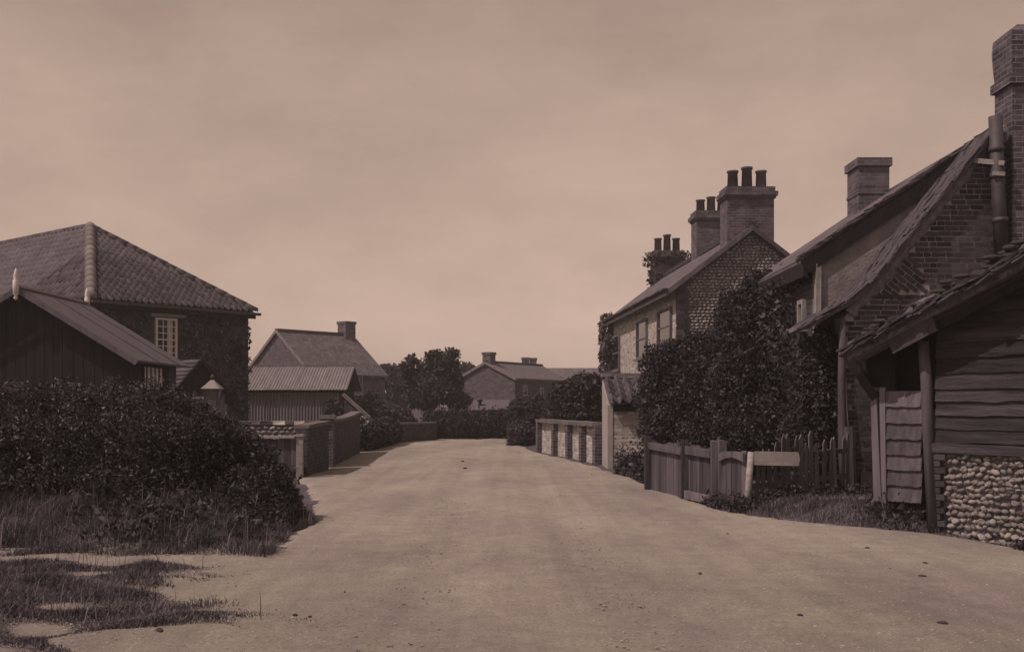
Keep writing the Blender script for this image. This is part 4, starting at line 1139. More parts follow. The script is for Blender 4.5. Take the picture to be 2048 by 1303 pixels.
# ------------------------------------------------------------------ right: rendered cottage (behind) and brick gable (front)
def build_rendered_cottage():
    Y0, Y1 = 17.5, 24.0; k = F_PX / Y0
    x0 = 4.85; z0 = 3.78; xr = 8.0; zr = z0 + .672 * (xr - x0)
    root = thing('rendered_cottage', 'grey rendered cottage with long sloping roof behind the brick gable', 'house', (x0, Y0, 0))
    xe = 2 * xr - x0
    MB().prism([V(x0, Y0, 0), V(xe, Y0, 0), V(xe, Y0, z0), V(xr, Y0, zr), V(x0, Y0, z0)], V(0, .22, 0)).build('gable_wall', 'render', root)
    w = MB(); w.box((x0 + .11, (Y0 + Y1) / 2 + .12, z0 / 2), .22, Y1 - Y0 - .24, z0 - .02); w.box((xe - .11, (Y0 + Y1) / 2 + .12, z0 / 2), .22, Y1 - Y0 - .24, z0 - .02)
    w.poly([V(x0, Y1, 0), V(xe, Y1, 0), V(xe, Y1, z0), V(xr, Y1, zr), V(x0, Y1, z0)])
    w.build('wall', 'brick_shade', root)
    MB().box((x0 + .02, Y0 - .02, 3.25), .08, .08, 1.0, None, .008).build('corner_board', 'grey_paint', root)
    oh = .2; sl = .672
    for sgn in (-1, 1):
        xo = xr + sgn * (xr - x0 + oh); ho = z0 - sl * oh
        r = MB().prism([V(xr, Y0 - .05, zr + .06), V(xo, Y0 - .05, ho + .06), V(xo, Y1 + .2, ho + .02), V(xr, Y1 + .2, zr + .02)], V(0, 0, .16)).build('roof_slope', 'tile_roof', root)
        MB().beam(V(xr, Y0 - .045, zr + .05), V(xo, Y0 - .045, ho + .05), .04, .24).build('bargeboard', 'tarred_wood', root)
        MB().beam(V(xo - sgn * .02, Y0 - .04, ho + .02), V(xo - sgn * .02, Y1 + .2, ho + .02), .07, .24).build('gutter_board', 'tarred_wood', r)
        if sgn < 0:
            # uneven plain tiles riding on the verge
            tm = brick_set('plain_tile'); n_ = 34; sd = V(xr - xo, 0, zr - ho).normalized(); up = V(-sd.z, 0, sd.x)
            for i in range(n_):
                p = V(xo, 0, ho) + V(xr - xo, 0, zr - ho) * ((i + .5) / n_)
                for j in range(3):
                    inst('verge_tile', random.choice(tm), frame(V(p.x, Y0 + .0 + j * .17, p.z + .235 + random.uniform(0, .03)), V(0, 1, 0), sd, -up) @ Matrix.Rotation(random.uniform(-.06, .2), 4, 'X') @ Matrix.Diagonal((.16, .2, .02, 1)), r)
    window_at(root, V(x0, 18.45, 0), V(x0, 18.1, 0), 2.78, 3.25, V(-1, 0, 0), 1, 1, 'grey_paint', True, 'glass')
    n_ = 9000; yy = RNG.uniform(17.75, Y1, n_); zz = RNG.uniform(.1, z0 - .1, n_)
    ok = ~((yy < 18.65) & (zz > 2.6) & (zz < 3.45)); yy, zz = yy[ok], zz[ok]
    pts = np.stack([x0 - .03 - RNG.random(len(yy)) * .3 * np.clip((yy - 17.6) / 1.5, 0.1, 1), yy, zz], 1)
    stuff(leaves('wall_ivy', pts, .045, 'shrub_leaf', root))
    cy = 22.0; c = P(1736, 400, cy)
    chimney(root, (c.x, c.y), .6, .75, 4.8, Z(330, cy), rot=0, pots=0, cap='band', name='chimney')
build_rendered_cottage()

def build_brick_gable():
    Y0 = 16.6; k = F_PX / Y0
    cx = lambda px: (px - CX) / k
    cz = lambda py: EYE + (HOR - py) / k
    q = lambda px, py, y=Y0: V(cx(px), y, cz(py))
    root = thing('brick_cottage', 'old dark brick gable with tumbled brickwork and great chimney beside the barn', 'house', (cx(1712), Y0, 0))
    verge = [(1690, 632), (1722, 600), (1752, 572), (1790, 520), (1840, 455), (1890, 392), (1945, 325), (2010, 250)]
    outline = [(1716, 1005), (2260, 1005), (2260, 250)] + verge[::-1] + [(1690, 700), (1700, 860)]
    pts = [V(cx(a), Y0 + .006, max(0.0, cz(b))) for a, b in outline]
    wall = MB().prism(pts, V(0, .55, 0)).build('wall', 'mortar', root)
    # side of the wall back to the rendered cottage
    MB().box((cx(1694) + .2, 17.17, 1.35), .36, .5, 2.7).build('side_wall', 'dark_brick', root)
    # visible brickwork, brick by brick
    vis = [(1692, 1000), (1775, 1000), (1785, 800), (1785, 668), (1900, 600), (2048, 520), (2075, 505), (2075, 250), (2010, 258), (1950, 330), (1895, 398), (1845, 462), (1795, 526), (1756, 580), (1725, 606), (1692, 640)]
    tum = [(1728, 592), (1790, 512), (1812, 500), (1872, 590)]
    me = brick_set('dark_brick')
    leftx = lambda py: np.interp(py, [632, 700, 860, 1005], [1690, 1690, 1700, 1716])
    course = 0; z = 0.0; nb_ = 0
    while z < 6.0:
        x = cx(1640) + (0.06 if course % 2 else 0.0) + random.uniform(-.03, .03)
        while x < cx(2075):
            w = random.choice((.215, .215, .105)) if course % 2 else random.choice((.215, .215, .21, .105)); w *= random.uniform(.94, 1.04)
            xc_ = x + w / 2; px = xc_ * k + CX; py = HOR - (z + .036 - EYE) * k
            lx = cx(leftx(py))
            x_a, x_b = max(x, lx), x + w
            if x_b - x_a > .05 and in_poly(px, py, vis) and not in_poly(px, py, tum):
                M = frame(V((x_a + x_b) / 2, Y0 + .019 + random.uniform(-.003, .003), z + .036), V(1, 0, random.uniform(-.012, .012)), V(0, 1, 0), V(0, 0, 1)) @ Matrix.Diagonal((x_b - x_a - .004, .05, .061, 1))
                inst('brick', random.choice(me), M, wall); nb_ += 1
            x += w + .012
        z += .0795; course += 1
    # tumbled bricks laid square to the verge
    an = math.radians(-38); ca, sa = math.cos(an), math.sin(an)
    o = q(1728, 592)
    for r_ in range(-2, 14):
        s = -.6 + (.1 if r_ % 2 else 0)
        while s < 1.6:
            w = .21
            px_ = (s + w / 2) * ca - (r_ * .079) * sa; pz = (s + w / 2) * sa + (r_ * .079) * ca
            c = V(o.x + px_, Y0, o.z + pz); ppx = c.x * k + CX; ppy = HOR - (c.z - EYE) * k
            if in_poly(ppx, ppy, tum) and ppx < 1850:
                inst('brick', random.choice(me), frame(V(c.x, Y0 + .018, c.z), V(ca, 0, sa), V(0, 1, 0), V(-sa, 0, ca)) @ Matrix.Diagonal((w - .006, .05, .058, 1)), wall); nb_ += 1
            s += w + .012
    print('gable bricks', nb_)
    # pale cement fillet along the verge
    mb = MB(); n_ = 40; vx = [cx(a) for a, _ in verge]; vz = [cz(b) for _, b in verge]
    for i in range(n_ + 1):
        x = cx(1694) + (cx(1962) - cx(1694)) * i / n_; zz = float(np.interp(x, vx, vz))
        lw = .10 + random.uniform(-.035, .035)
        mb.v += [(x - .03, Y0 - .03, zz + .06), (x + lw * .75, Y0 - .045 - random.uniform(0, .02), zz - lw * .35 + .02), (x + lw, Y0 - .005, zz - lw * .5)]
    for i in range(n_):
        for j in (0, 1): mb.f.append((i * 3 + j, i * 3 + 3 + j, i * 3 + 4 + j, i * 3 + 1 + j))
    mb.build('verge_fillet', 'cement', root, True)
    MB().box(q(1716, 962) + V(.13, -.02, 0), .2, .05, .3, None, .01).build('render_patch', 'cement', root)
    # steep little roof between the gable and the rendered wall; tiles in ragged rows
    rp = [(1614, 650), (1640, 634), (1690, 606), (1722, 580), (1752, 552), (1790, 502), (1840, 440), (1890, 378), (1945, 312), (1985, 262)]
    pr = [V(cx(a), 0, cz(b)) for a, b in rp]
    rf = MB()
    for i in range(len(pr) - 1):
        p, p2 = pr[i], pr[i + 1]
        rf.prism([V(p.x, Y0 - .14, p.z - .06), V(p2.x, Y0 - .14, p2.z - .06), V(p2.x, 17.5, p2.z - .06), V(p.x, 17.5, p.z - .06)], V(-.02, 0, .05))
    roof = rf.build('roof', 'old_wood', root)
    tm = brick_set('plain_tile')
    mbt = MB()
    for i in range(len(pr) - 1):
        p, p2 = pr[i], pr[i + 1]; d = p2 - p; L = d.length; d.normalize(); up = V(-d.z, 0, d.x)
        s = 0
        while s < L:
            for j in range(7):
                c = p + d * s + up * random.uniform(.0, .035); c.y = Y0 - .1 + j * .165 + random.uniform(-.02, .02)
                mbt.box(c, .155, .2, .016, (V(0, 1, 0), (d + up * random.uniform(-.03, .1)).normalized(), up), .004)
            s += .1
    o_ = mbt.build('roof_tiles', 'plain_tile', roof); o_['kind'] = 'stuff'
    # eaves rail ends poking out at the foot
    MB().beam(q(1588, 660, 16.9), q(1700, 606, 16.5), .06, .06).build('rafter', 'old_wood', root)
    # rainwater pipe down the corner
    MB().tube([q(1683, 640, 16.55), q(1681, 760, 16.55), q(1682, 900, 16.5), q(1692, 1000, 16.45)], [.05, .06, .075, .11], 10, True, .08).build('corner_post', 'bark', root, True)
    # chimney stack
    sx0, sx1 = cx(2014), cx(2190)
    st = MB(); st.box(((sx0 + sx1) / 2, Y0 + .12, 3.9), sx1 - sx0, .6, 5.4)
    stack = st.build('chimney', 'brick_wall', root)
    zt = cz(58)
    kk = MB(); kk.box(((sx0 + sx1) / 2, Y0 + .12, cz(165)), sx1 - sx0 + .1, .7, .14); kk.build('string_course', 'brick_wall', stack)
    # swollen old head of the stack
    hd = MB(); prof = [(cz(155), .0), (cz(120), .02), (cz(90), .03), (cz(68), .02), (cz(58), -.06), (cz(52), -.12)]
    for i, (zz, e) in enumerate(prof):
        for (sx, sy) in ((-1, -1), (1, -1), (1, 1), (-1, 1)):
            hd.v.append(((sx0 + sx1) / 2 + sx * ((sx1 - sx0) / 2 + e), Y0 + .12 + sy * (.31 + e), zz))
        if i:
            for j in range(4):
                j2 = (j + 1) % 4; hd.f.append(((i - 1) * 4 + j, (i - 1) * 4 + j2, i * 4 + j2, i * 4 + j))
    hd.f.append(tuple(4 * (len(prof) - 1) + j for j in range(4)))
    hd.build('chimney_head', 'brick_wall', stack)
    # iron flue pipe in front, with its straps
    fx = cx(1979); fy = Y0 - .2
    fp = MB().tube([V(fx + .09, fy, cz(512)), V(fx + .05, fy, cz(400)), V(fx, fy, cz(240))], [.1, .1, .1], 14).build('flue_pipe', 'iron_dark', root, True)
    for py in (300, 352, 440): MB().tube([V(fx + .02 + (py - 300) * .0004, fy, cz(py)), V(fx + .02 + (py - 300) * .0004, fy, cz(py + 10))], [.115, .115], 14).build('collar', 'iron_dark', fp, True)
    MB().beam(V(cx(1935), Y0 - .06, cz(322)), V(cx(1990), Y0 - .32, cz(336)), .04, .07).build('bracket', 'pale_wood', fp)
    MB().beam(V(cx(1968), Y0 - .3, cz(355)), V(cx(1990), Y0 - .32, cz(357)), .04, .06).build('bracket', 'pale_wood', fp)
build_brick_gable()

# ------------------------------------------------------------------ right: weatherboarded barn
def build_barn():
    Q = V(5.0, 13.0, 0); d = V(.62, -.785, 0).normalized(); nb = V(d.y, -d.x, 0)     # nb faces the road
    if nb.x > 0: nb = -nb
    UZ = V(0, 0, 1)
    root = thing('barn', 'old weatherboarded barn on flint footings with sagging mossy roof', 'barn', Q)
    def sz(px, py, off=0.0):
        p = onplane(px, py, Q + nb * off, nb); return (p - Q).dot(d), p.z
    def B(s, z, off=0.0): return Q + d * s + nb * off + UZ * z
    S_END = 2.6
    # weatherboards
    zb = sz(1870, 884)[1]; z = zb; i = 0
    def board(name, s0, s1, z0, h, m, seg=10, wav=.012, off=.03, parent=root):
        mb = MB()
        for k in range(seg + 1):
            t = k / seg; s = s0 + (s1 - s0) * t; w = random.uniform(-wav, wav)
            mb.v += [tuple(B(s, z0 + w, off + .012)), tuple(B(s, z0 + w, off - .02)), tuple(B(s, z0 + h, off - .02 - .012)), tuple(B(s, z0 + h, off - .02))]
        for k in range(seg):
            for j in range(4):
                j2 = (j + 1) % 4; mb.f.append((k * 4 + j, k * 4 + 4 + j, k * 4 + 4 + j2, k * 4 + j2))
        mb.f.append((0, 1, 2, 3)); n0 = seg * 4; mb.f.append((n0 + 3, n0 + 2, n0 + 1, n0))
        return mb.build(name, m, parent)
    while z < 3.6:
        h = random.uniform(.15, .19)
        s0 = .03
        # boards stop at the underside of the roof
        if z > 2.35: s0 = .03 + (z - 2.35) * 1.4
        if s0 < S_END - .3: board('weatherboard', s0 + random.uniform(0, .02), S_END, z, h + .03, 'barn_board', 14, .012, .03 + random.uniform(0, .012))
        z += h; i += 1
    DARK_SHEETS = True
    # sill beam and footing
    MB().beam(B(-.02, zb - .06, .03), B(S_END, zb - .08, .03), .14, .11, UZ, .008).build('sill_beam', 'barn_board', root)
    ft = MB().prism([B(.0, -.3, .0), B(S_END, -.3, .0), B(S_END, zb - .12, .0), B(.0, zb - .12, .0)], -nb * .3)
    foot = ft.build('footing', 'flint_mortar', root)
    fm = flint_meshes(14, 8, 6)
    for q_, me in enumerate(fm):
        for v in me.vertices: v.co *= 1 + .16 * math.sin(v.co.x * 5 + q_) * math.sin(v.co.z * 6 + 2 * q_)
        if q_ % 3 == 0: me.polygons.foreach_set('use_smooth', [False] * len(me.polygons))
    for me in fm: me.materials.append(MATS['flint'])
    z = -.12; nf_ = 0; row = 0
    while z < zb - .15:
        s = .2 + random.uniform(-.03, .03)
        while s < 1.55:
            r = random.uniform(.032, .047)
            c = B(s, z + .01 * math.sin(s * 6 + row) + random.uniform(-.02, .02), .012 + random.uniform(-.008, .018))
            M = frame(c, d, nb, UZ) @ Matrix.Rotation(random.uniform(-.7, .7), 4, 'Y') @ Matrix.Rotation(random.uniform(-.5, .5), 4, 'X') @ Matrix.Diagonal((r * random.uniform(1.0, 1.35), r * random.uniform(1.0, 1.5), r * random.uniform(.8, 1.05), 1))
            if nf_ < 300: inst('flint', random.choice(fm), M, foot); nf_ += 1
            s += r * random.uniform(1.75, 2.25)
        z += .073; row += 1
    print('flints', nf_)
    joined_flints('flint_rows', foot, Q + nb * .012, d, nb, S_END - .03, -.15, zb - .14, .075, lambda s_, z_: s_ > 1.56, 'flint')
    bm_ = brick_set('dark_brick'); z = .0; i = 0
    while z < zb - .13:
        w = .2 if i % 2 else .14
        inst('brick', random.choice(bm_), frame(B(.0 + w / 2 - .02, z + .035, .01), d, nb, UZ) @ Matrix.Diagonal((w, .14, .066, 1)), foot)
        z += .078; i += 1
    # log corner post
    s1, z1 = sz(1851, 700); s2, z2 = sz(1860, 830); s3, z3 = sz(1872, 1055)
    MB().tube([B(s1, z1 + .1, .06), B(s2 - .01, (z1 + z2) / 2, .07), B(s2, z2, .06), B(s3, z3 - .05, .06)], [.065, .07, .066, .075], 12, True, .16).build('corner_post', 'fence_wood', root, True)
    # boarded door with its jamb
    sl_, _ = sz(1772, 900); sr_, _ = sz(1846, 900)
    edges = [785, 815, 848, 880, 911, 942, 973, 1005]
    door = MB().prism([B(sl_, .15, -.03), B(sr_, .15, -.03), B(sr_, sz(1808, 785)[1], -.03), B(sl_, sz(1808, 790)[1], -.03)], -nb * .02).build('door', 'tarred_wood', root)
    for a, b in zip(edges[:-1], edges[1:]):
        z1_ = sz(1808, a)[1]; z0_ = sz(1808, b)[1]
        board('plank', sl_ + random.uniform(0, .02), sr_ - random.uniform(0, .02), z0_ + .012, z1_ - z0_ + .01, 'door_board', 8, .008, .02, door)
    sj0, zj0 = sz(1752, 790); sj1, zj1 = sz(1762, 1000)
    MB().beam(B(sj0, zj0 + .1, .03), B(sj1, max(.05, zj1), .03), .07, .1, d, .01).build('door_jamb', 'fence_wood', root)
    sj0, _ = sz(1768, 800)
    MB().beam(B(sj0, 1.72, .02), B(sj0 + .03, .1, .02), .05, .06, d, .01).build('door_jamb', 'old_wood', root)
    # brace under the eaves at the left
    sa, za = sz(1704, 712); sb, zb_ = sz(1757, 796)
    MB().beam(B(sa, za, .1), B(sb, zb_, .04), .06, .12, d).build('brace', 'tarred_wood', root)
    # roof: sagging thick body, mossy top
    OV = .38
    vp = [(1694, 708), (1740, 684), (1790, 657), (1850, 624), (1900, 598), (1960, 566), (2048, 516)]
    vv = [sz(a, b, OV) for a, b in vp]
    ss = [a for a, _ in vv]; zz_ = [b for _, b in vv]
    s_end = 2.9; slope = (zz_[-1] - zz_[-2]) / (ss[-1] - ss[-2])
    ss.append(s_end); zz_.append(zz_[-1] + slope * (s_end - ss[-2]))
    NS, ND = 60, 34; DEP = 3.9
    rng = random.Random(5)
    top, bot = [], []
    for j in range(ND + 1):
        off = OV - DEP * (j / ND) ** 1.3
        for i in range(NS + 1):
            s = ss[0] + (s_end - ss[0]) * i / NS
            z = float(np.interp(s, ss, zz_))
            th = .15 + .05 * math.sin(s * 5 + off * 3) + rng.uniform(-.02, .035)
            if j == 0: th *= .8
            sag = -.03 * math.sin(off * 2)
            top.append(tuple(B(s, z + .0 + th + sag, off + (rng.uniform(-.03, .03) if j == 0 else 0)))); bot.append(tuple(B(s, z - .06 + sag, off - .02)))
    mb = MB(); mb.v = top + bot; o = len(top); W = NS + 1
    for j in range(ND):
        for i in range(NS):
            a = j * W + i
            mb.f.append((a, a + 1, a + W + 1, a + W)); mb.f.append((o + a, o + a + W, o + a + W + 1, o + a + 1))
    for i in range(NS): mb.f.append((i, o + i, o + i + 1, i + 1)); a = ND * W + i; mb.f.append((a, a + 1, o + a + 1, o + a))
    for j in range(ND): a = j * W; mb.f.append((a, a + W, o + a + W, o + a)); a = j * W + NS; mb.f.append((a, o + a, o + a + W, a + W))
    roof = mb.build('roof', 'moss', root)
    # ragged tile ends standing out of the verge
    tm = brick_set('plain_tile'); n_ = 46
    for lay in range(2):
        for i in range(n_):
            s = ss[0] + (1.75 - ss[0]) * (i + .5 * lay) / n_; z = float(np.interp(s, ss, zz_))
            ds = .05; sl2 = (float(np.interp(s + ds, ss, zz_)) - z) / ds
            dd = (d + UZ * sl2).normalized(); up = dd.cross(nb).normalized()
            if up.z < 0: up = -up
            if rng.random() < .85:
                c = B(s, z + .0 + lay * .055 + rng.uniform(-.012, .012), OV + rng.uniform(-.03, .05))
                inst('verge_tile', random.choice(tm), frame(c, dd, nb, up) @ Matrix.Rotation(rng.uniform(-.25, .12), 4, 'Y') @ Matrix.Rotation(rng.uniform(-.12, .12), 4, 'X') @ Matrix.Diagonal((rng.uniform(.14, .22), .2, .022, 1)), roof)
    # lumps of moss and mortar along the verge
    lm = flint_meshes(5, 7, 5, 'moss_clump')
    for me in lm: me.materials.append(MATS['moss'])
    for i in range(150):
        s = ss[0] + .15 + (1.9 - ss[0]) * rng.random() ; z = float(np.interp(s, ss, zz_)); r = rng.uniform(.02, .06)
        inst('moss_clump', rng.choice(lm), frame(B(s, z + rng.uniform(.1, .22), OV - rng.uniform(-.02, .25)), d, nb, UZ) @ Matrix.Diagonal((r * 1.6, r, r * .8, 1)), roof)
    # plank under the verge
    a = sz(1784, 690, .3); b = sz(1872, 648, .3)
    MB().beam(B(a[0], a[1], .3), B(b[0], b[1], .3), .07, .19, UZ, .02).build('barge_plank', 'fence_wood', root)
    a = sz(1872, 655, .24); b = sz(2048, 562, .24)
    MB().beam(B(a[0], a[1], .24), B(b[0] + 1.2, b[1] + .5, .24), .07, .1, UZ, .01).build('barge_plank', 'tarred_wood', root)
    # added near-black sheets painting in the unlit void behind boards and eaves
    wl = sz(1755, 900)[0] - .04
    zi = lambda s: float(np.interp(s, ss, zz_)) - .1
    MB().prism([B(wl, 0, -.16), B(S_END, 0, -.16), B(S_END, zi(S_END), -.16), B(1.0, zi(1.0), -.16), B(.3, zi(.3), -.16), B(wl, zi(wl), -.16)], -nb * .04).build('inner_dark_sheet', 'void_black', root)
    MB().prism([B(*sz(1703, 712), .0), B(*sz(1790, 668), .0), B(*sz(1790, 800), .0), B(*sz(1757, 800), .0)], -nb * .04).build('eaves_dark_sheet', 'void_black', root)
    # side and back walls
    w = MB()
    w.prism([B(wl, 0, -.1), B(wl, 0, -3.3), B(wl, 2.0, -3.3), B(wl, 2.0, -.1)], d * .06)
    w.prism([B(S_END, 0, -.1), B(S_END, 0, -3.3), B(S_END, 3.4, -3.3), B(S_END, 3.4, -.1)], -d * .06)
    w.prism([B(wl, 0, -3.3), B(S_END, 0, -3.3), B(S_END, 3.4, -3.3), B(wl, 2.0, -3.3)], -nb * .06)
    w.build('wall', 'tarred_wood', root)
build_barn()

# ------------------------------------------------------------------ right: fences
def build_fences():
    # board fence with raised rail lengths
    pa, pb, pc = V(2.42, 19.2, 0), V(2.78, 17.4, 0), V(3.06, 16.35, 0)
    root = thing('board_fence', 'weathered close-boarded fence with rail pieces along its top under the shrubs', 'fence', pa)
    def bh(p): return float(H(p.x, p.y))
    for a, b, nbd in ((pa, pb, 15), (pb, pc, 9)):
        d = b - a; L = d.length; dn = d.normalized(); nn = V(dn.y, -dn.x, 0)
        if nn.x > 0: nn = -nn
        for i in range(nbd):
            p = a + d * ((i + .5) / nbd); g = bh(p); h = .9 + random.uniform(-.03, .02)
            MB().box(V(p.x, p.y, g + h / 2 - .03), L / nbd - .008, .024, h, (dn, nn, V(0, 0, 1)), .006).build('board', 'fence_wood', root)
        p0, p1 = a + dn * .08 + nn * .05, b - dn * .1 + nn * .05
        MB().beam(V(p0.x, p0.y, bh(p0) + .8), V(p1.x, p1.y, bh(p1) + .77), .05, .12, V(0, 0, 1), .01).build('rail', 'old_wood', root)
    for p in (pa, pb, pc):
        MB().box(V(p.x - .05, p.y - .03, bh(p) + .47), .1, .1, 1.0, None, .012).build('post', 'fence_wood', root)
    MB().beam(V(2.74, 17.3, .1), V(3.02, 16.3, .08), .05, .14, V(0, 0, 1), .01).build('gravel_board', 'old_wood', root)
    # low gate with dipped top
    ga, gb = V(3.10, 16.2, 0), V(3.34, 15.6, 0)
    g = thing('dipped_gate', 'small boarded gate with curved top rail next to the pale plank post', 'gate', ga)
    d = gb - ga; L = d.length; dn = d.normalized(); nn = V(dn.y, -dn.x, 0)
    if nn.x > 0: nn = -nn
    for i in range(5):
        p = ga + d * ((i + .5) / 5); h = .8 - .1 * math.sin(math.pi * (i + .5) / 5) + .05
        MB().box(V(p.x, p.y, bh(p) + h / 2), L / 5 - .01, .024, h, (dn, nn, V(0, 0, 1)), .005).build('board', 'fence_wood', g)
    cv = MB(); n_ = 8; pts = []
    for i in range(n_ + 1):
        t = i / n_; p = ga + d * t + nn * .03; z = bh(p) + .66 + .07 * math.sin(math.pi * t); pts.append((V(p.x, p.y, z), V(p.x, p.y, z + .13 - .04 * math.sin(math.pi * t))))
    cv.prism([a for a, _ in pts] + [b for _, b in pts[::-1]], nn * .04); cv.build('curved_rail', 'old_wood', g)
    MB().box(V(ga.x, ga.y, .5), .1, .1, .98, None, .012).build('gate_post', 'fence_wood', g)
    # pale post with a heavy plank
    pp = V(3.36, 15.52, 0); p = thing('plank_post', 'pale leaning post carrying a short pale horizontal plank', 'post', pp)
    MB().tube([V(pp.x - .04, pp.y, bh(pp) - .05), V(pp.x - .01, pp.y, .4), V(pp.x + .02, pp.y, Z(903, 15.52))], [.05, .048, .046], 10, True, .06).build('post', 'pale_wood', p, True)
    fd = (V(5.15, 16.45, 0) - pp).normalized(); fn = V(fd.y, -fd.x, 0)
    pd = V(.985, -.12, 0).normalized(); pn = V(pd.y, -pd.x, 0)
    a = pp + pd * .06 + pn * .05; b = pp + pd * .66 + pn * .05
    pl = MB(); zt = Z(901, 15.6); zb = zt - .2
    pl.prism([V(a.x, a.y, zb + .01), V(b.x, b.y, zb), V(b.x + .02, b.y, zb + .09), V(b.x, b.y, zt - .01), V(a.x, a.y, zt)], pn * .06)
    pl.build('plank', 'grey_paint', p)
    # picket fence up to the cottage corner
    e = V(5.12, 16.38, 0); q = thing('picket_fence', 'uneven picket fence between the plank post and the brick gable', 'fence', pp + fd * .1)
    L = (e - pp).length; n_ = 17
    for i in range(n_):
        t = .06 + .92 * i / (n_ - 1) + random.uniform(-.012, .012); c = pp + (e - pp) * t; g_ = bh(c)
        h = random.uniform(.72, .92) + .08 * t; w = random.uniform(.05, .07); ln = random.uniform(-.05, .05)
        base = V(c.x, c.y, g_ - .03); tp = base + V(0, 0, h) + fd * ln
        u = fd * (w / 2)
        MB().prism([base - u, base + u, tp + u - V(0, 0, .05), tp + V(0, 0, .02), tp - u - V(0, 0, .05)], fn * .022).build('picket', 'old_wood', q)
    for hz in (.3, .68):
        a = pp + fd * .05 - fn * .03; MB().beam(V(a.x, a.y, bh(a) + hz), V(e.x, e.y, bh(e) + hz), .045, .07, V(0, 0, 1), .006).build('rail', 'fence_wood', q)
    MB().box(V(e.x - .1, e.y - .03, .6), .1, .1, 1.15, None, .01).build('end_post', 'fence_wood', q)
build_fences()

# ------------------------------------------------------------------ right: shrubs, weeds
def sl(px, py, rx, rz, Y, ry=None):
    return lob(px, py, rx, rz, Y, 0.0, ry)
lobes = [sl(1330, 742, 44, 52, 22), sl(1385, 726, 50, 48, 22), sl(1430, 745, 52, 56, 21.5), sl(1408, 690, 26, 24, 22), sl(1345, 700, 22, 20, 22), sl(1345, 800, 58, 60, 22), sl(1400, 810, 65, 70, 21.5), sl(1340, 860, 55, 50, 21.5), sl(1420, 870, 60, 45, 21), sl(1300, 790, 22, 40, 22.5)]
bushy('large_shrub', 'broad leafy shrub overhanging the board fence beside the outhouse', 'shrub', lobes, 46000, .028, 'shrub_leaf', (X(1380, 22), 22, 0), cf=.55, lo=.62, hi=1.22)
lobes = [sl(1484, 630, 44, 52, 21), sl(1545, 618, 52, 50, 21), sl(1512, 575, 28, 30, 21), sl(1570, 578, 26, 30, 21), sl(1598, 600, 22, 36, 20.2), sl(1535, 556, 16, 16, 21), sl(1462, 612, 20, 22, 21), sl(1510, 680, 75, 70, 21), sl(1590, 650, 55, 70, 20.5), sl(1560, 745, 80, 80, 20.5), sl(1480, 780, 60, 80, 20.5), sl(1600, 800, 70, 90, 20), sl(1520, 860, 80, 60, 20), sl(1638, 740, 36, 70, 17.05, 40), sl(1642, 830, 38, 80, 16.95, 40), sl(1640, 920, 36, 60, 16.9, 40), sl(1650, 690, 26, 30, 17.1, 30), sl(1606, 880, 40, 60, 17.3, 60), sl(1455, 690, 34, 44, 21.5), sl(1620, 700, 34, 60, 19.6)]
bushy('climbing_shrub', 'tall dense dark shrub climbing against the cottages behind the picket fence', 'shrub', lobes, 105000, .027, 'shrub_leaf', (X(1560, 20.5), 20.5, 0), cf=.62, lo=.66, hi=1.2)
# stems hanging beside the corner post
r = thing('bare_creeper', 'bundle of thin creeper stems hanging beside the brick gable corner', 'creeper', (X(1655, 18), 18, 0))
for i in range(14):
    px = random.uniform(1636, 1674); y = random.uniform(17.2, 17.8); a = P(px, 660, y); b = P(px + random.uniform(-8, 8), 960, y)
    b.z = max(b.z, .1)
    MB().tube([a, (a + b) / 2 + V(random.uniform(-.04, .04), 0, 0), b], [.012, .016, .02], 5).build('stem', 'bark', r, True)
stuff(leaves('foliage', np.array([tuple(P(random.uniform(1634, 1676), random.uniform(660, 950), random.uniform(17.1, 17.8))) for _ in range(900)]), .035, 'shrub_leaf', r))

def weeds(name, label, pts, n, leaf, m, spread=.14, hgt=.25):
    c = np.repeat(np.array(pts), n, 0)
    off = RNG.normal(size=c.shape) * np.array([spread, spread, 0]); c = c + off
    c = c[(c[:, 0] < np.interp(c[:, 1], LY, LX) - .05) | (c[:, 0] > np.interp(c[:, 1], RY, RX) - .05)]
    c[:, 2] = H(c[:, 0], c[:, 1]) + np.abs(RNG.normal(size=len(c))) * hgt * .55
    o = leaves(name, c, leaf, m); stuff(o, label, 'weeds'); return o
pk = [(3.3 + 1.9 * t, 15.35 + .95 * t - .1, 0) for t in np.linspace(0, 1, 14)]
weeds('fence_weeds', 'dark leafy weeds along the foot of the picket fence', pk, 420, .028, 'weeds', .09, .13)
pk = [(2.95 + .3 * t, 16.3 - .8 * t, 0) for t in np.linspace(0, 1, 5)]
weeds('gate_weeds', 'clump of weeds growing against the small dipped gate', pk, 300, .028, 'weeds', .09, .16)
pk = [(2.42 + .25 * t, 24.0 - 4.6 * t, 0) for t in np.linspace(0, 1, 14)]
weeds('roadside_weeds', 'tall roadside weeds between the outhouse and the board fence', pk, 500, .034, 'shrub_leaf', .16, .42)
pk = [(4.55 + .4 * random.random(), 13.2 + .6 * random.random(), 0) for t in range(9)]
weeds('door_weeds', 'nettles in front of the barn door', pk, 220, .028, 'weeds', .18, .2)
pk = [(5.62 + .2 * t, 12.02 - .22 * t, 0) for t in np.linspace(0, 1, 4)]
c_ = np.repeat(np.array(pk), 260, 0); c_ = c_ + RNG.normal(size=c_.shape) * np.array([.06, .06, 0]); c_[:, 2] = H(c_[:, 0], c_[:, 1]) + .03 + np.abs(RNG.normal(size=len(c_))) * .05
stuff(leaves('corner_weeds', c_, .022, 'weeds'), 'dark weeds at the foot of the flint footing', 'weeds')
pk = [(-2.95 - 1.6 * t, 12.2 + .9 * math.sin(t * 9), 0) for t in np.linspace(0, 1, 12)]
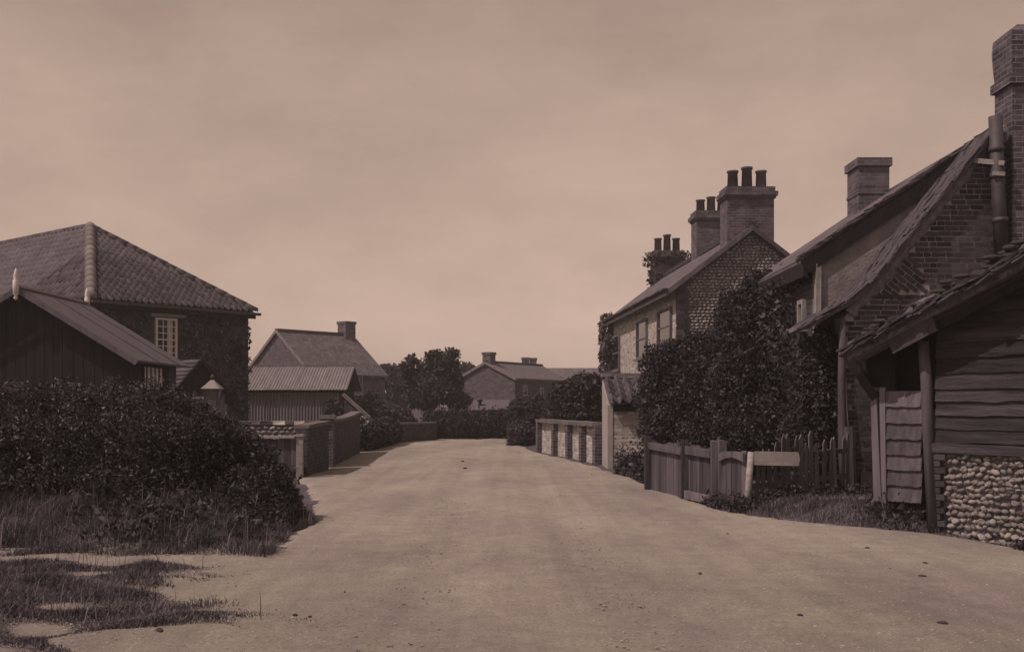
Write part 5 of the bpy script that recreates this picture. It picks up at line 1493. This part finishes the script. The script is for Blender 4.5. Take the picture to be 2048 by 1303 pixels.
weeds('bank_weeds', 'leafy weeds on the bank at the hedge foot', pk, 320, .035, 'weeds', .3, .25)

# ------------------------------------------------------------------ loose stones on the road
sm = flint_meshes(4, 6, 4, 'stone')
for me in sm: me.materials.append(MATS['bark'])
rs = random.Random(3)
spots = [(1885, 1255, .022), (1845, 1158, .02), (1850, 1132, .02), (1735, 1100, .02), (1400, 1153, .02), (1455, 1072, .015), (1600, 1242, .02), (925, 925, .03), (930, 938, .03), (590, 1240, .02), (320, 1275, .025), (420, 1240, .03), (620, 1243, .015), (1183, 952, .02), (1020, 908, .02)]
for i in range(10):
    spots.append((rs.uniform(450, 2040), rs.uniform(1000, 1300), rs.uniform(.005, .010)))
for (px, py, r) in spots:
    Y = EYE * F_PX / (py - HOR); x = X(px, Y)
    o = bpy.data.objects.new('stone', rs.choice(sm)); COL.objects.link(o)
    o.location = (x, Y, float(H(x, Y)) + .03 + r * .25); o.scale = (r * 1.5, r, r * .7); o.rotation_euler = (0, 0, rs.uniform(0, 6))
    tag(o, 'small loose stone lying on the dusty road', 'stone', 'loose stones on the road')

gm = flint_meshes(3, 5, 3, 'gravel'); gco, gf = [], []
for i in range(9000):
    y = 6.3 + 12 * RNG.random() ** 1.6; x = RNG.uniform(max(-5, -.47 * y), min(.47 * y, float(np.interp(y, RY, RX))))
    if RNG.random() > .25 + .75 * clump(np.array([x]), np.array([y]), 1.3, .5)[0]: continue
    r = .003 + .008 * RNG.random() ** 2.5; me = gm[i % 3]; b = len(gco); z = float(H(x, y)) + .03
    gco += [(x + v.co.x * r * 1.4, y + v.co.y * r * 1.2, z + v.co.z * r) for v in me.vertices]
    gf += [tuple(b + q for q in p.vertices) for p in me.polygons]
gme = bpy.data.meshes.new('gravel'); gme.from_pydata(gco, [], gf); gme.update(); gme.materials.append(MATS['flint_far'])
stuff(finish(bpy.data.objects.new('gravel', gme), None), 'fine loose grit strewn over the road', 'gravel')

# ------------------------------------------------------------------ air
hz = MB().box((0, 1300, 4.2), 5200, 3600, 11.6).mesh('haze', uv=False)
hm = bpy.data.materials.new('haze'); hm.use_nodes = True
hn = hm.node_tree.nodes; hn.remove(hn['Principled BSDF'])
pv_ = hn.new('ShaderNodeVolumePrincipled'); pv_.inputs['Density'].default_value = 0.0013; pv_.inputs['Color'].default_value = (0.93, 0.92, 0.92, 1); pv_.inputs['Anisotropy'].default_value = 0.2
hm.node_tree.links.new(pv_.outputs[0], hn['Material Output'].inputs['Volume'])
hz.materials.append(hm)
ho_ = finish(bpy.data.objects.new('haze', hz), None); ho_['kind'] = 'stuff'; ho_['label'] = 'thin summer haze over the village street'

print('objects', len(bpy.data.objects), 'tris~', sum(len(o.data.loops) - 2 * len(o.data.polygons) for o in bpy.data.objects if o.type == 'MESH' and o.data.users == 1))
